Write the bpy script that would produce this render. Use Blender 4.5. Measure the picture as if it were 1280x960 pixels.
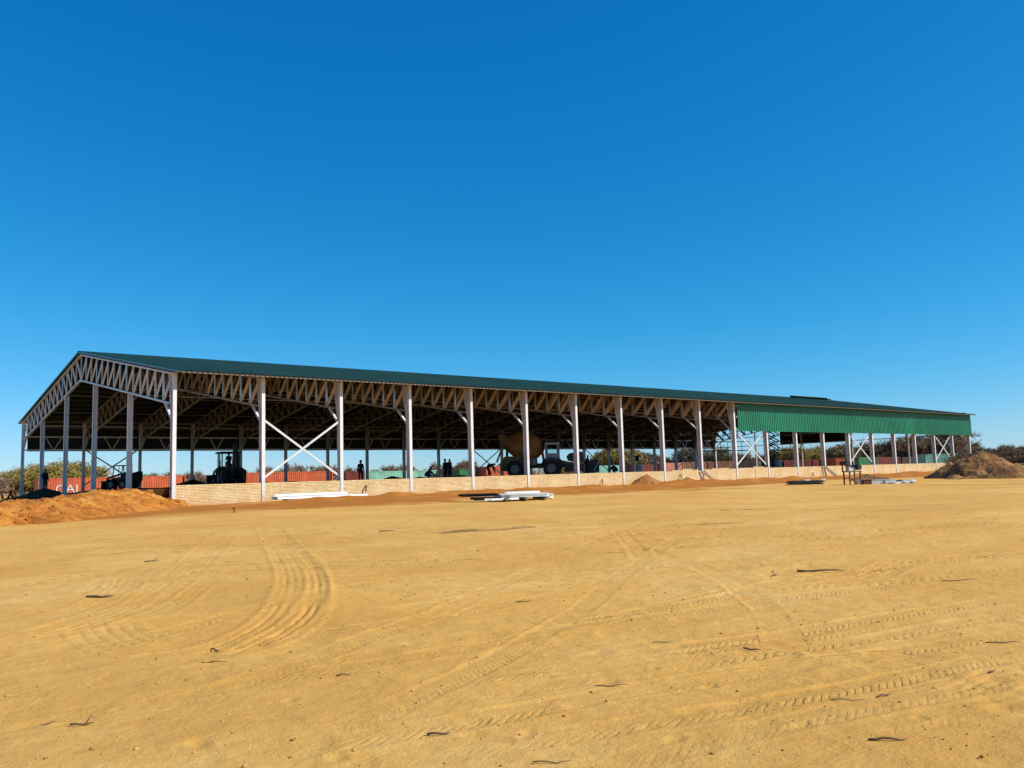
import bpy, bmesh, math, random
import numpy as np
from mathutils import Vector, Matrix, Euler

for o in list(bpy.data.objects):
    bpy.data.objects.remove(o)
scene = bpy.context.scene
COL = scene.collection
R = math.radians
random.seed(7)

# ------------------------------------------------------------------ camera
YAW, PITCH, ROLL, FPX = 0.6980, 0.1074, -0.0297, 1069.9
CAM = Vector((-15.53, -46.75, 1.60))
FWD = Vector((math.sin(YAW) * math.cos(PITCH), math.cos(YAW) * math.cos(PITCH), math.sin(PITCH)))
_r = Vector((math.cos(YAW), -math.sin(YAW), 0)); _u = _r.cross(FWD)
RIGHT = _r * math.cos(ROLL) + _u * math.sin(ROLL)
UP = -_r * math.sin(ROLL) + _u * math.cos(ROLL)
camd = bpy.data.cameras.new('camera')
camd.sensor_width = 36.0
camd.lens = FPX * 36.0 / 1280.0
camd.clip_start = 0.1
camd.clip_end = 12000
cam = bpy.data.objects.new('camera', camd)
COL.objects.link(cam)
M3 = Matrix((RIGHT, UP, -FWD)).transposed()
cam.matrix_world = Matrix.Translation(CAM) @ M3.to_4x4()
scene.camera = cam

# ------------------------------------------------------------------ light
SUN_EL = R(39)
SUN_H = Vector((0.60, -0.80, 0)).normalized()
SUN_DIR = Vector((SUN_H.x * math.cos(SUN_EL), SUN_H.y * math.cos(SUN_EL), math.sin(SUN_EL)))
world = bpy.data.worlds.new('World')
scene.world = world
world.use_nodes = True
wn, wl = world.node_tree.nodes, world.node_tree.links
wn.clear()
sky = wn.new('ShaderNodeTexSky')
sky.sky_type = 'NISHITA'
sky.sun_disc = False
sky.sun_elevation = SUN_EL
sky.sun_rotation = math.atan2(SUN_H.x, SUN_H.y)
sky.altitude = 1200
sky.air_density = 1.0
sky.dust_density = 0.25
sky.ozone_density = 2.2
# deep, clean high-plateau blue: smooth tone curve per channel on the sky model
sep = wn.new('ShaderNodeSeparateColor'); hs = wn.new('ShaderNodeCombineColor')
wl.new(sky.outputs[0], sep.inputs[0])
for ch, (pre, pw, gain, off) in enumerate(((0.1072, 2.6, 14.6, 0.0), (0.1072, 0.92, 7.05, 0.0), (0.1072, 1.0, 7.75, 1.68))):
    a_ = wn.new('ShaderNodeMath'); a_.operation = 'MULTIPLY'; a_.inputs[1].default_value = pre
    b_ = wn.new('ShaderNodeMath'); b_.operation = 'POWER'; b_.inputs[1].default_value = pw
    c_ = wn.new('ShaderNodeMath'); c_.operation = 'MULTIPLY_ADD'; c_.inputs[1].default_value = gain; c_.inputs[2].default_value = off
    wl.new(sep.outputs[ch], a_.inputs[0]); wl.new(a_.outputs[0], b_.inputs[0]); wl.new(b_.outputs[0], c_.inputs[0])
    if ch == 0:                                    # red rolls off towards the horizon
        d_ = wn.new('ShaderNodeMath'); d_.operation = 'MULTIPLY_ADD'; d_.inputs[1].default_value = 1.9; d_.inputs[2].default_value = 1.0
        e_ = wn.new('ShaderNodeMath'); e_.operation = 'DIVIDE'
        wl.new(b_.outputs[0], d_.inputs[0]); wl.new(c_.outputs[0], e_.inputs[0]); wl.new(d_.outputs[0], e_.inputs[1])
        c_ = e_
    wl.new(c_.outputs[0], hs.inputs[ch])
bg = wn.new('ShaderNodeBackground')
bg.inputs['Strength'].default_value = 0.10
wo = wn.new('ShaderNodeOutputWorld')
wl.new(hs.outputs[0], bg.inputs['Color'])
wl.new(bg.outputs[0], wo.inputs['Surface'])

sund = bpy.data.lights.new('sun', 'SUN')
sund.energy = 5.0
sund.angle = R(0.5)
sund.color = (1.0, 0.93, 0.80)
sun = bpy.data.objects.new('sun', sund)
COL.objects.link(sun)
sun.rotation_euler = (-SUN_DIR).to_track_quat('-Z', 'Y').to_euler()
sun.location = (0, -20, 60)

scene.render.engine = 'CYCLES'
scene.view_settings.view_transform = 'Standard'
scene.view_settings.look = 'None'
scene.view_settings.gamma = 1.0
scene.view_settings.use_curve_mapping = False
scene.view_settings.exposure = 0.3


# ------------------------------------------------------------------ helpers
def horizon_y(px):
    return 595.44 + (640 - px) * 0.0297


def spot(px, depth, z=None):
    """ground position under photo column px at a given distance in front of the camera"""
    d = FWD + RIGHT * ((px - 640) / FPX) - UP * ((horizon_y(px) - 480) / FPX)
    p = CAM + d * depth
    return Vector((p.x, p.y, p.z if z is None else z))


def terrain(x, y):
    t = min(max((y + 46) / 42, 0), 1)
    return 0.58 * t


def on_ground(px, py):
    d = FWD + RIGHT * ((px - 640) / FPX) - UP * ((py - 480) / FPX)
    t = 1.0
    while t < 3000:
        p = CAM + d * t
        if p.z <= terrain(p.x, p.y):
            return p
        t *= 1.004
    return p


def at_height(px, py, z):
    d = FWD + RIGHT * ((px - 640) / FPX) - UP * ((py - 480) / FPX)
    return CAM + d * ((z - CAM.z) / d.z)


def _hash(ix, iy, seed):
    h = (ix.astype(np.int64) * 374761393 + iy.astype(np.int64) * 668265263 + seed * 1442695041) & 0x7fffffff
    h = ((h ^ (h >> 13)) * 1274126177) & 0x7fffffff
    h = (h ^ (h >> 16)) & 0xffff
    return h / 65535.0


def vnoise(x, y, seed=0):
    ix = np.floor(x); iy = np.floor(y)
    fx = x - ix; fy = y - iy
    fx = fx * fx * (3 - 2 * fx); fy = fy * fy * (3 - 2 * fy)
    a = _hash(ix, iy, seed); b = _hash(ix + 1, iy, seed)
    c = _hash(ix, iy + 1, seed); d = _hash(ix + 1, iy + 1, seed)
    return (a * (1 - fx) + b * fx) * (1 - fy) + (c * (1 - fx) + d * fx) * fy - 0.5


def fbm(x, y, octaves=4, seed=0):
    s = np.zeros_like(x); amp = 1.0; f = 1.0
    for k in range(octaves):
        s += amp * vnoise(x * f + 17.3 * k, y * f - 9.1 * k, seed + k)
        amp *= 0.5; f *= 2.03
    return s


class MB:
    def __init__(self):
        self.v = []; self.f = []

    def add(self, vs, fs):
        n = len(self.v)
        self.v += [tuple(p) for p in vs]
        self.f += [tuple(i + n for i in q) for q in fs]
        return self

    def box(self, c, s, rot=None):
        hx, hy, hz = s[0] / 2, s[1] / 2, s[2] / 2
        vs = [Vector((x, y, z)) for x in (-hx, hx) for y in (-hy, hy) for z in (-hz, hz)]
        if rot is not None:
            vs = [rot @ p for p in vs]
        c = Vector(c)
        return self.add([p + c for p in vs], [(0, 1, 3, 2), (4, 6, 7, 5), (0, 4, 5, 1), (2, 3, 7, 6), (0, 2, 6, 4), (1, 5, 7, 3)])

    def beam(self, p, q, w, h, side=(0, 0, 1)):
        """box from p to q; w along axis perpendicular to side, h along side-ish"""
        p = Vector(p); q = Vector(q); d = (q - p)
        L = d.length; d.normalize()
        s = Vector(side)
        if abs(d.dot(s)) > 0.98:
            s = Vector((0, 1, 0)) if abs(d.y) < 0.9 else Vector((1, 0, 0))
        a = d.cross(s).normalized(); b = a.cross(d).normalized()
        rot = Matrix((d, a, b)).transposed()
        return self.box((p + q) / 2, (L, w, h), rot)

    def tube(self, pts, radii, n=8, cap=True):
        pts = [Vector(p) for p in pts]
        if not isinstance(radii, (list, tuple)):
            radii = [radii] * len(pts)
        base = len(self.v); prev = None
        for i, p in enumerate(pts):
            d = (pts[min(i + 1, len(pts) - 1)] - pts[max(i - 1, 0)]).normalized()
            if prev is None:
                a = d.cross(Vector((0, 0, 1)))
                if a.length < 0.05:
                    a = d.cross(Vector((0, 1, 0)))
                a.normalize()
            else:
                a = (prev - d * prev.dot(d)).normalized()
            prev = a
            b = d.cross(a)
            for k in range(n):
                t = 2 * math.pi * k / n
                self.v.append(tuple(p + (a * math.cos(t) + b * math.sin(t)) * radii[i]))
        for i in range(len(pts) - 1):
            for k in range(n):
                k2 = (k + 1) % n
                self.f.append((base + i * n + k, base + i * n + k2, base + (i + 1) * n + k2, base + (i + 1) * n + k))
        if cap:
            self.f.append(tuple(base + k for k in range(n))[::-1])
            e = base + (len(pts) - 1) * n
            self.f.append(tuple(e + k for k in range(n)))
        return self

    def prism(self, poly, y0, y1):
        """polygon in XZ extruded along Y"""
        n = len(poly)
        vs = [(x, y0, z) for x, z in poly] + [(x, y1, z) for x, z in poly]
        fs = [tuple(range(n)), tuple(range(2 * n - 1, n - 1, -1))]
        fs += [(i, i + n, (i + 1) % n + n, (i + 1) % n)[::-1] for i in range(n)]
        return self.add(vs, fs)

    def mesh(self, name, mat=None, smooth=False, fix=True):
        me = bpy.data.meshes.new(name)
        me.from_pydata(self.v, [], self.f)
        if fix:
            bm = bmesh.new(); bm.from_mesh(me)
            bmesh.ops.recalc_face_normals(bm, faces=bm.faces)
            bm.to_mesh(me); bm.free()
        if mat is not None:
            me.materials.append(mat)
        if smooth:
            me.polygons.foreach_set('use_smooth', [True] * len(me.polygons))
        return me

    def build(self, name, mat, parent=None, smooth=False, loc=None, rot=None, fix=True):
        return link(name, self.mesh(name, mat, smooth, fix), parent, loc, rot)


def link(name, data, parent=None, loc=None, rot=None):
    o = bpy.data.objects.new(name, data)
    COL.objects.link(o)
    if parent is not None:
        o.parent = parent
    if loc is not None:
        o.location = loc
    if rot is not None:
        o.rotation_euler = rot
    return o


def tag(o, label=None, cat=None, group=None, kind=None):
    if label: o['label'] = label
    if cat: o['category'] = cat
    if group: o['group'] = group
    if kind: o['kind'] = kind
    return o


def thing(name, label, cat, loc=(0, 0, 0), rz=0.0, group=None):
    return tag(link(name, None, None, loc, (0, 0, rz)), label, cat, group)


def copy_tree(o, parent=None):
    c = o.copy(); COL.objects.link(c)
    if parent is not None:
        c.parent = parent
    for ch in list(o.children):
        copy_tree(ch, c)
    return c


# ------------------------------------------------------------------ materials
def mat(name, col, rough=0.6, metal=0.0, var=0.12, scale=3.0, bump=0.0, bscale=20.0, col2=None, spec=0.4, detail=5):
    m = bpy.data.materials.new(name); m.use_nodes = True
    n, l = m.node_tree.nodes, m.node_tree.links
    b = n['Principled BSDF']
    b.inputs['Roughness'].default_value = rough
    b.inputs['Metallic'].default_value = metal
    b.inputs['Specular IOR Level'].default_value = spec
    tc = n.new('ShaderNodeTexCoord')
    nz = n.new('ShaderNodeTexNoise'); nz.inputs['Scale'].default_value = scale; nz.inputs['Detail'].default_value = detail
    l.new(tc.outputs['Object'], nz.inputs['Vector'])
    rp = n.new('ShaderNodeValToRGB')
    c2 = col2 or tuple(c * (1 - 2.2 * var) for c in col)
    rp.color_ramp.elements[0].position = 0.3; rp.color_ramp.elements[1].position = 0.7
    rp.color_ramp.elements[0].color = (*[max(0, c) for c in c2], 1)
    rp.color_ramp.elements[1].color = (*[min(1, c * (1 + var * 0.4)) for c in col], 1)
    l.new(nz.outputs['Fac'], rp.inputs['Fac'])
    l.new(rp.outputs['Color'], b.inputs['Base Color'])
    if bump > 0:
        nb = n.new('ShaderNodeTexNoise'); nb.inputs['Scale'].default_value = bscale; nb.inputs['Detail'].default_value = 6
        l.new(tc.outputs['Object'], nb.inputs['Vector'])
        bp = n.new('ShaderNodeBump'); bp.inputs['Distance'].default_value = bump; bp.inputs['Strength'].default_value = 1.0
        l.new(nb.outputs['Fac'], bp.inputs['Height']); l.new(bp.outputs['Normal'], b.inputs['Normal'])
    return m


M = {}
M['steel'] = mat('white_painted_steel', (0.61, 0.62, 0.63), 0.45, 0.0, 0.06, 1.2)
M['web'] = mat('warm_primer_steel', (0.76, 0.61, 0.45), 0.55, 0.0, 0.12, 1.5)  # warm ground-bounce light painted into the colour of gable and eave diagonals
M['chord'] = mat('dull_chord_steel', (0.36, 0.33, 0.30), 0.55, 0.0, 0.12, 1.5)  # chords behind the gable frame: interior shade painted into the steel colour
M['webin'] = mat('dull_inner_web_steel', (0.28, 0.22, 0.165), 0.55, 0.0, 0.12, 1.5)  # same web members deeper under the roof, darkened in colour to imitate shade
M['bright'] = mat('fresh_white_steel', (0.84, 0.84, 0.82), 0.45, 0.0, 0.05, 2.0)
M['galv'] = mat('galvanised_steel', (0.55, 0.56, 0.58), 0.34, 0.75, 0.10, 2.5)
M['cream'] = mat('cream_eave_steel', (0.42, 0.34, 0.24), 0.5, 0.0, 0.08, 1.0)
M['roof'] = mat('dark_green_roof_sheet', (0.026, 0.085, 0.072), 0.42, 0.0, 0.16, 0.35, spec=0.5)
M['clad'] = mat('green_wall_sheet', (0.018, 0.25, 0.115), 0.38, 0.0, 0.08, 0.5, spec=0.45)
M['clad_in'] = mat('grey_green_sheet_back', (0.10, 0.115, 0.105), 0.6, 0.0, 0.10, 0.6)
M['purlin'] = mat('dull_purlin_steel', (0.07, 0.065, 0.06), 0.55, 0.3, 0.12, 2.0)
M['dark'] = mat('black_machine_paint', (0.018, 0.017, 0.017), 0.5, 0.0, 0.2, 3)
M['rubber'] = mat('tyre_rubber', (0.022, 0.021, 0.020), 0.85, 0.0, 0.15, 6, 0.004, 40)
M['grey'] = mat('grey_metal', (0.20, 0.20, 0.20), 0.5, 0.3, 0.15, 4)
M['yellow'] = mat('dusty_yellow_paint', (0.36, 0.15, 0.024), 0.6, 0.0, 0.18, 1.1, col2=(0.09, 0.045, 0.018))
M['dullyellow'] = mat('dull_machine_yellow', (0.16, 0.10, 0.025), 0.6, 0.0, 0.2, 2.0)
M['whitep'] = mat('white_cab_paint', (0.55, 0.57, 0.58), 0.4, 0.0, 0.08, 2.0)
M['cabgrey'] = mat('dusty_pale_cab_paint', (0.36, 0.37, 0.38), 0.5, 0.0, 0.15, 2.0)
M['rust'] = mat('rusty_brown_steel', (0.17, 0.075, 0.038), 0.8, 0.1, 0.25, 8, 0.003, 50)
M['blacksheet'] = mat('black_plate', (0.03, 0.026, 0.024), 0.6, 0.0, 0.2, 4)
M['wood'] = mat('weathered_plank', (0.30, 0.20, 0.11), 0.8, 0.0, 0.25, 5, 0.003, 30)
M['stick'] = mat('dry_dark_stick', (0.17, 0.11, 0.055), 0.9, 0.0, 0.2, 20, 0.003, 60)
M['bag'] = mat('white_bag_plastic', (0.52, 0.50, 0.46), 0.6, 0.0, 0.12, 5, 0.01, 12)
M['drumblue'] = mat('pale_blue_drum', (0.35, 0.46, 0.52), 0.45, 0.1, 0.15, 4)
M['skin'] = mat('skin', (0.12, 0.065, 0.04), 0.6, 0.0, 0.08, 10)
M['cloth_dark'] = mat('dark_overalls', (0.02, 0.024, 0.035), 0.9, 0.0, 0.2, 8)
M['cloth_blue'] = mat('navy_overalls', (0.03, 0.045, 0.10), 0.9, 0.0, 0.2, 8)
M['cloth_grey'] = mat('grey_work_clothes', (0.10, 0.10, 0.10), 0.9, 0.0, 0.2, 8)
M['hat_black'] = mat('black_cap', (0.02, 0.02, 0.02), 0.8)
M['hat_orange'] = mat('orange_hard_hat', (0.75, 0.22, 0.05), 0.4)
M['bark'] = mat('grey_brown_bark', (0.13, 0.10, 0.075), 0.9, 0.0, 0.2, 6, 0.01, 12)


def glass_mat():
    m = bpy.data.materials.new('cab_glass'); m.use_nodes = True
    b = m.node_tree.nodes['Principled BSDF']
    b.inputs['Base Color'].default_value = (0.75, 0.82, 0.82, 1)
    b.inputs['Transmission Weight'].default_value = 1.0
    b.inputs['Roughness'].default_value = 0.03
    b.inputs['IOR'].default_value = 1.02
    return m


M['glass'] = glass_mat()


def leaf_mat(name, c1, c2):
    m = bpy.data.materials.new(name); m.use_nodes = True
    n, l = m.node_tree.nodes, m.node_tree.links
    b = n['Principled BSDF']; b.inputs['Roughness'].default_value = 0.8
    b.inputs['Specular IOR Level'].default_value = 0.2
    g = n.new('ShaderNodeNewGeometry')
    oi = n.new('ShaderNodeObjectInfo')
    mx = n.new('ShaderNodeMath'); mx.operation = 'MULTIPLY_ADD'
    mx.inputs[1].default_value = 0.6; mx.inputs[2].default_value = 0.0
    l.new(g.outputs['Random Per Island'], mx.inputs[0])
    ad = n.new('ShaderNodeMath'); ad.operation = 'MULTIPLY_ADD'; ad.inputs[1].default_value = 0.4
    l.new(oi.outputs['Random'], ad.inputs[0]); l.new(mx.outputs[0], ad.inputs[2])
    rp = n.new('ShaderNodeValToRGB')
    rp.color_ramp.elements[0].color = (*c1, 1); rp.color_ramp.elements[1].color = (*c2, 1)
    l.new(ad.outputs[0], rp.inputs['Fac']); l.new(rp.outputs['Color'], b.inputs['Base Color'])
    return m


M['leaf_olive'] = leaf_mat('olive_yellow_leaves', (0.17, 0.14, 0.035), (0.42, 0.32, 0.085))
M['leaf_dry'] = leaf_mat('dry_brown_twigs', (0.15, 0.105, 0.068), (0.36, 0.26, 0.17))
M['leaf_dark'] = leaf_mat('dull_green_leaves', (0.085, 0.074, 0.038), (0.22, 0.18, 0.09))


def soil_mat(name, cols, bump=0.05, bscale=6.0, fine=45.0):
    """lumpy excavated soil: three tones mixed by noise, clod relief"""
    m = bpy.data.materials.new(name); m.use_nodes = True
    n, l = m.node_tree.nodes, m.node_tree.links
    b = n['Principled BSDF']; b.inputs['Roughness'].default_value = 0.95
    b.inputs['Specular IOR Level'].default_value = 0.15
    tc = n.new('ShaderNodeTexCoord')
    nz = n.new('ShaderNodeTexNoise'); nz.inputs['Scale'].default_value = 0.9; nz.inputs['Detail'].default_value = 9
    nz.inputs['Roughness'].default_value = 0.7
    l.new(tc.outputs['Object'], nz.inputs['Vector'])
    rp = n.new('ShaderNodeValToRGB'); e = rp.color_ramp.elements
    e[0].position = 0.32; e[1].position = 0.68
    e[0].color = (*cols[0], 1); e[1].color = (*cols[2], 1)
    x = e.new(0.5); x.color = (*cols[1], 1)
    l.new(nz.outputs['Fac'], rp.inputs['Fac']); l.new(rp.outputs['Color'], b.inputs['Base Color'])
    nb = n.new('ShaderNodeTexNoise'); nb.inputs['Scale'].default_value = bscale; nb.inputs['Detail'].default_value = 8
    nb.inputs['Roughness'].default_value = 0.65
    l.new(tc.outputs['Object'], nb.inputs['Vector'])
    bp = n.new('ShaderNodeBump'); bp.inputs['Distance'].default_value = bump
    l.new(nb.outputs['Fac'], bp.inputs['Height']); l.new(bp.outputs['Normal'], b.inputs['Normal'])
    return m


M['orange_soil'] = soil_mat('orange_dug_soil', [(0.24, 0.075, 0.014), (0.45, 0.165, 0.028), (0.60, 0.29, 0.062)], 0.16, 3.2)
M['brown_soil'] = soil_mat('brown_dug_soil', [(0.085, 0.042, 0.020), (0.21, 0.105, 0.042), (0.38, 0.205, 0.072)], 0.18, 2.6)
M['dark_soil'] = soil_mat('dark_brown_soil', [(0.095, 0.044, 0.018), (0.23, 0.112, 0.040), (0.40, 0.21, 0.07)], 0.20, 2.4)
M['sandy_soil'] = soil_mat('sandy_brown_soil', [(0.16, 0.08, 0.03), (0.32, 0.175, 0.06), (0.46, 0.27, 0.09)], 0.16, 2.8)
M['red_soil'] = soil_mat('red_brown_soil', [(0.20, 0.075, 0.025), (0.32, 0.125, 0.04), (0.40, 0.18, 0.06)], 0.06, 6.0)
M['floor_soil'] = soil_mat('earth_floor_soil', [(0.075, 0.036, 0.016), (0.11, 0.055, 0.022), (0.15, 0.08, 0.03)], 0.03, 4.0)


def ground_mat():
    m = bpy.data.materials.new('sandy_ground'); m.use_nodes = True
    n, l = m.node_tree.nodes, m.node_tree.links
    b = n['Principled BSDF']; b.inputs['Roughness'].default_value = 0.95
    b.inputs['Specular IOR Level'].default_value = 0.12
    tc = n.new('ShaderNodeTexCoord')

    def noise(scale, detail, rough=0.6, vec=None):
        z = n.new('ShaderNodeTexNoise'); z.inputs['Scale'].default_value = scale
        z.inputs['Detail'].default_value = detail; z.inputs['Roughness'].default_value = rough
        l.new(vec or tc.outputs['Object'], z.inputs['Vector']); return z

    def ramp(src, stops):
        r = n.new('ShaderNodeValToRGB'); e = r.color_ramp.elements
        e[0].position, e[1].position = stops[0][0], stops[-1][0]
        e[0].color = (*stops[0][1], 1); e[1].color = (*stops[-1][1], 1)
        for p, c in stops[1:-1]:
            x = e.new(p); x.color = (*c, 1)
        l.new(src, r.inputs['Fac']); return r

    def mix(fac, a, c):
        x = n.new('ShaderNodeMix'); x.data_type = 'RGBA'
        l.new(fac, x.inputs['Factor']); l.new(a, x.inputs['A'])
        if isinstance(c, tuple):
            x.inputs['B'].default_value = (*c, 1)
        else:
            l.new(c, x.inputs['B'])
        return x.outputs['Result']

    big = noise(0.22, 8, 0.68)
    base = ramp(big.outputs['Fac'], [(0.30, (0.51, 0.270, 0.062)), (0.5, (0.60, 0.345, 0.090)), (0.70, (0.67, 0.43, 0.145))])
    # streaks along the direction of the traffic
    mp = n.new('ShaderNodeMapping'); mp.inputs['Rotation'].default_value = (0, 0, R(-18)); mp.inputs['Scale'].default_value = (0.10, 0.9, 1)
    l.new(tc.outputs['Object'], mp.inputs['Vector'])
    st = noise(1.0, 7, 0.65, mp.outputs['Vector'])
    str_ = ramp(st.outputs['Fac'], [(0.42, (0, 0, 0)), (0.66, (0.42, 0.42, 0.42))])
    col = mix(str_.outputs['Color'], base.outputs['Color'], (0.56, 0.275, 0.052))
    med = noise(3.1, 8, 0.7)
    mr = ramp(med.outputs['Fac'], [(0.46, (0, 0, 0)), (0.66, (0.7, 0.7, 0.7))])
    col = mix(mr.outputs['Color'], col, (0.54, 0.275, 0.064))
    fine = noise(42, 5, 0.7)
    fr = ramp(fine.outputs['Fac'], [(0.62, (0, 0, 0)), (0.76, (0.5, 0.5, 0.5))])
    col = mix(fr.outputs['Color'], col, (0.30, 0.17, 0.06))
    a1 = n.new('ShaderNodeAttribute'); a1.attribute_name = 'orange'
    col = mix(a1.outputs['Fac'], col, (0.37, 0.128, 0.019))
    a2 = n.new('ShaderNodeAttribute'); a2.attribute_name = 'damp'
    col = mix(a2.outputs['Fac'], col, (0.15, 0.075, 0.03))
    l.new(col, b.inputs['Base Color'])
    # relief
    h1 = noise(7, 9, 0.72); h2 = noise(30, 8, 0.7)
    b1 = n.new('ShaderNodeBump'); b1.inputs['Distance'].default_value = 0.026
    l.new(h1.outputs['Fac'], b1.inputs['Height'])
    b2 = n.new('ShaderNodeBump'); b2.inputs['Distance'].default_value = 0.006
    l.new(h2.outputs['Fac'], b2.inputs['Height']); l.new(b1.outputs['Normal'], b2.inputs['Normal'])
    a3 = n.new('ShaderNodeAttribute'); a3.attribute_name = 'trk'
    sp = n.new('ShaderNodeSeparateXYZ'); l.new(a3.outputs['Vector'], sp.inputs[0])

    def math_(op, a, c=None):
        x = n.new('ShaderNodeMath'); x.operation = op
        l.new(a, x.inputs[0])
        if c is not None:
            if isinstance(c, float): x.inputs[1].default_value = c
            else: l.new(c, x.inputs[1])
        return x.outputs[0]

    sw = math_('SINE', math_('MULTIPLY', sp.outputs['X'], 2 * math.pi))
    mr_ = n.new('ShaderNodeMapRange'); mr_.inputs['From Min'].default_value = -0.1; mr_.inputs['From Max'].default_value = 0.6
    l.new(sw, mr_.inputs['Value'])
    brk = noise(9.0, 4, 0.7)
    keep = n.new('ShaderNodeMapRange'); keep.inputs['From Min'].default_value = 0.40; keep.inputs['From Max'].default_value = 0.56
    l.new(brk.outputs['Fac'], keep.inputs['Value'])
    hgt = math_('MULTIPLY', math_('MULTIPLY', mr_.outputs['Result'], sp.outputs['Z']), keep.outputs['Result'])
    b3 = n.new('ShaderNodeBump'); b3.inputs['Distance'].default_value = 0.0075; b3.invert = True
    l.new(hgt, b3.inputs['Height']); l.new(b2.outputs['Normal'], b3.inputs['Normal'])
    l.new(b3.outputs['Normal'], b.inputs['Normal'])
    return m


def brick_mat():
    m = bpy.data.materials.new('cream_face_brick'); m.use_nodes = True
    n, l = m.node_tree.nodes, m.node_tree.links
    b = n['Principled BSDF']; b.inputs['Roughness'].default_value = 0.85
    tc = n.new('ShaderNodeTexCoord'); sp = n.new('ShaderNodeSeparateXYZ'); cb = n.new('ShaderNodeCombineXYZ')
    l.new(tc.outputs['Object'], sp.inputs[0]); l.new(sp.outputs['X'], cb.inputs['X']); l.new(sp.outputs['Z'], cb.inputs['Y'])
    br = n.new('ShaderNodeTexBrick')
    br.inputs['Scale'].default_value = 1.0
    br.inputs['Brick Width'].default_value = 0.232; br.inputs['Row Height'].default_value = 0.083
    br.inputs['Mortar Size'].default_value = 0.010; br.inputs['Mortar Smooth'].default_value = 0.3
    br.inputs['Bias'].default_value = 0.0
    br.inputs['Color1'].default_value = (0.84, 0.67, 0.39, 1); br.inputs['Color2'].default_value = (0.69, 0.51, 0.27, 1)
    br.inputs['Mortar'].default_value = (0.20, 0.13, 0.07, 1)
    l.new(cb.outputs[0], br.inputs['Vector'])
    nz = n.new('ShaderNodeTexNoise'); nz.inputs['Scale'].default_value = 0.7; nz.inputs['Detail'].default_value = 7
    l.new(tc.outputs['Object'], nz.inputs['Vector'])
    rp = n.new('ShaderNodeValToRGB'); rp.color_ramp.elements[0].position = 0.35; rp.color_ramp.elements[1].position = 0.7
    rp.color_ramp.elements[0].color = (0.82, 0.74, 0.60, 1); rp.color_ramp.elements[1].color = (1, 1, 1, 1)
    l.new(nz.outputs['Fac'], rp.inputs['Fac'])
    mx = n.new('ShaderNodeMix'); mx.data_type = 'RGBA'; mx.blend_type = 'MULTIPLY'; mx.inputs['Factor'].default_value = 1
    l.new(br.outputs['Color'], mx.inputs['A']); l.new(rp.outputs['Color'], mx.inputs['B'])
    l.new(mx.outputs['Result'], b.inputs['Base Color'])
    bp = n.new('ShaderNodeBump'); bp.inputs['Distance'].default_value = 0.008; bp.invert = True
    l.new(br.outputs['Fac'], bp.inputs['Height']); l.new(bp.outputs['Normal'], b.inputs['Normal'])
    return m


M['brick'] = brick_mat()


def add_dust(m, z0, z1, amount=0.75, col=(0.45, 0.22, 0.06)):
    """splashed soil and streaks on the lower part of an upright thing"""
    n, l = m.node_tree.nodes, m.node_tree.links
    b = n['Principled BSDF']; src = b.inputs['Base Color'].links[0].from_socket
    g = n.new('ShaderNodeNewGeometry'); sp = n.new('ShaderNodeSeparateXYZ'); l.new(g.outputs['Position'], sp.inputs[0])
    nz = n.new('ShaderNodeTexNoise'); nz.inputs['Scale'].default_value = 1.7; nz.inputs['Detail'].default_value = 7
    nz.inputs['Roughness'].default_value = 0.7
    l.new(g.outputs['Position'], nz.inputs['Vector'])
    ad = n.new('ShaderNodeMath'); ad.operation = 'MULTIPLY_ADD'; ad.inputs[1].default_value = (z1 - z0) * 2.4
    l.new(nz.outputs['Fac'], ad.inputs[0])
    sb_ = n.new('ShaderNodeMath'); sb_.operation = 'MULTIPLY'; sb_.inputs[1].default_value = -1.0
    l.new(sp.outputs['Z'], sb_.inputs[0]); l.new(sb_.outputs[0], ad.inputs[2])
    mr = n.new('ShaderNodeMapRange'); mr.inputs['From Min'].default_value = (z1 - z0) * 1.2 - z1; mr.inputs['From Max'].default_value = (z1 - z0) * 1.2 - z0
    mr.inputs['To Max'].default_value = amount
    l.new(ad.outputs[0], mr.inputs['Value'])
    mx = n.new('ShaderNodeMix'); mx.data_type = 'RGBA'; mx.inputs['B'].default_value = (*col, 1)
    l.new(mr.outputs['Result'], mx.inputs['Factor']); l.new(src, mx.inputs['A']); l.new(mx.outputs['Result'], b.inputs['Base Color'])


add_dust(M['brick'], 0.55, 0.95, 0.4)
M['steel_col'] = mat('dusty_white_column_paint', (0.70, 0.69, 0.68), 0.45, 0.0, 0.10, 0.9)
add_dust(M['steel_col'], 0.55, 1.3, 0.55)


# ------------------------------------------------------------------ ground
def polyline_world(pxs):
    pts = [on_ground(*p) for p in pxs]
    out = []
    for i in range(len(pts) - 1):                       # Catmull-Rom through the points
        p0, p1, p2, p3 = pts[max(i - 1, 0)], pts[i], pts[i + 1], pts[min(i + 2, len(pts) - 1)]
        for k in range(10):
            t = k / 10
            out.append(0.5 * ((2 * p1) + (p2 - p0) * t + (2 * p0 - 5 * p1 + 4 * p2 - p3) * t * t + (3 * p1 - p0 - 3 * p2 + p3) * t ** 3))
    out.append(pts[-1])
    return np.array([(p.x, p.y) for p in out])


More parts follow.
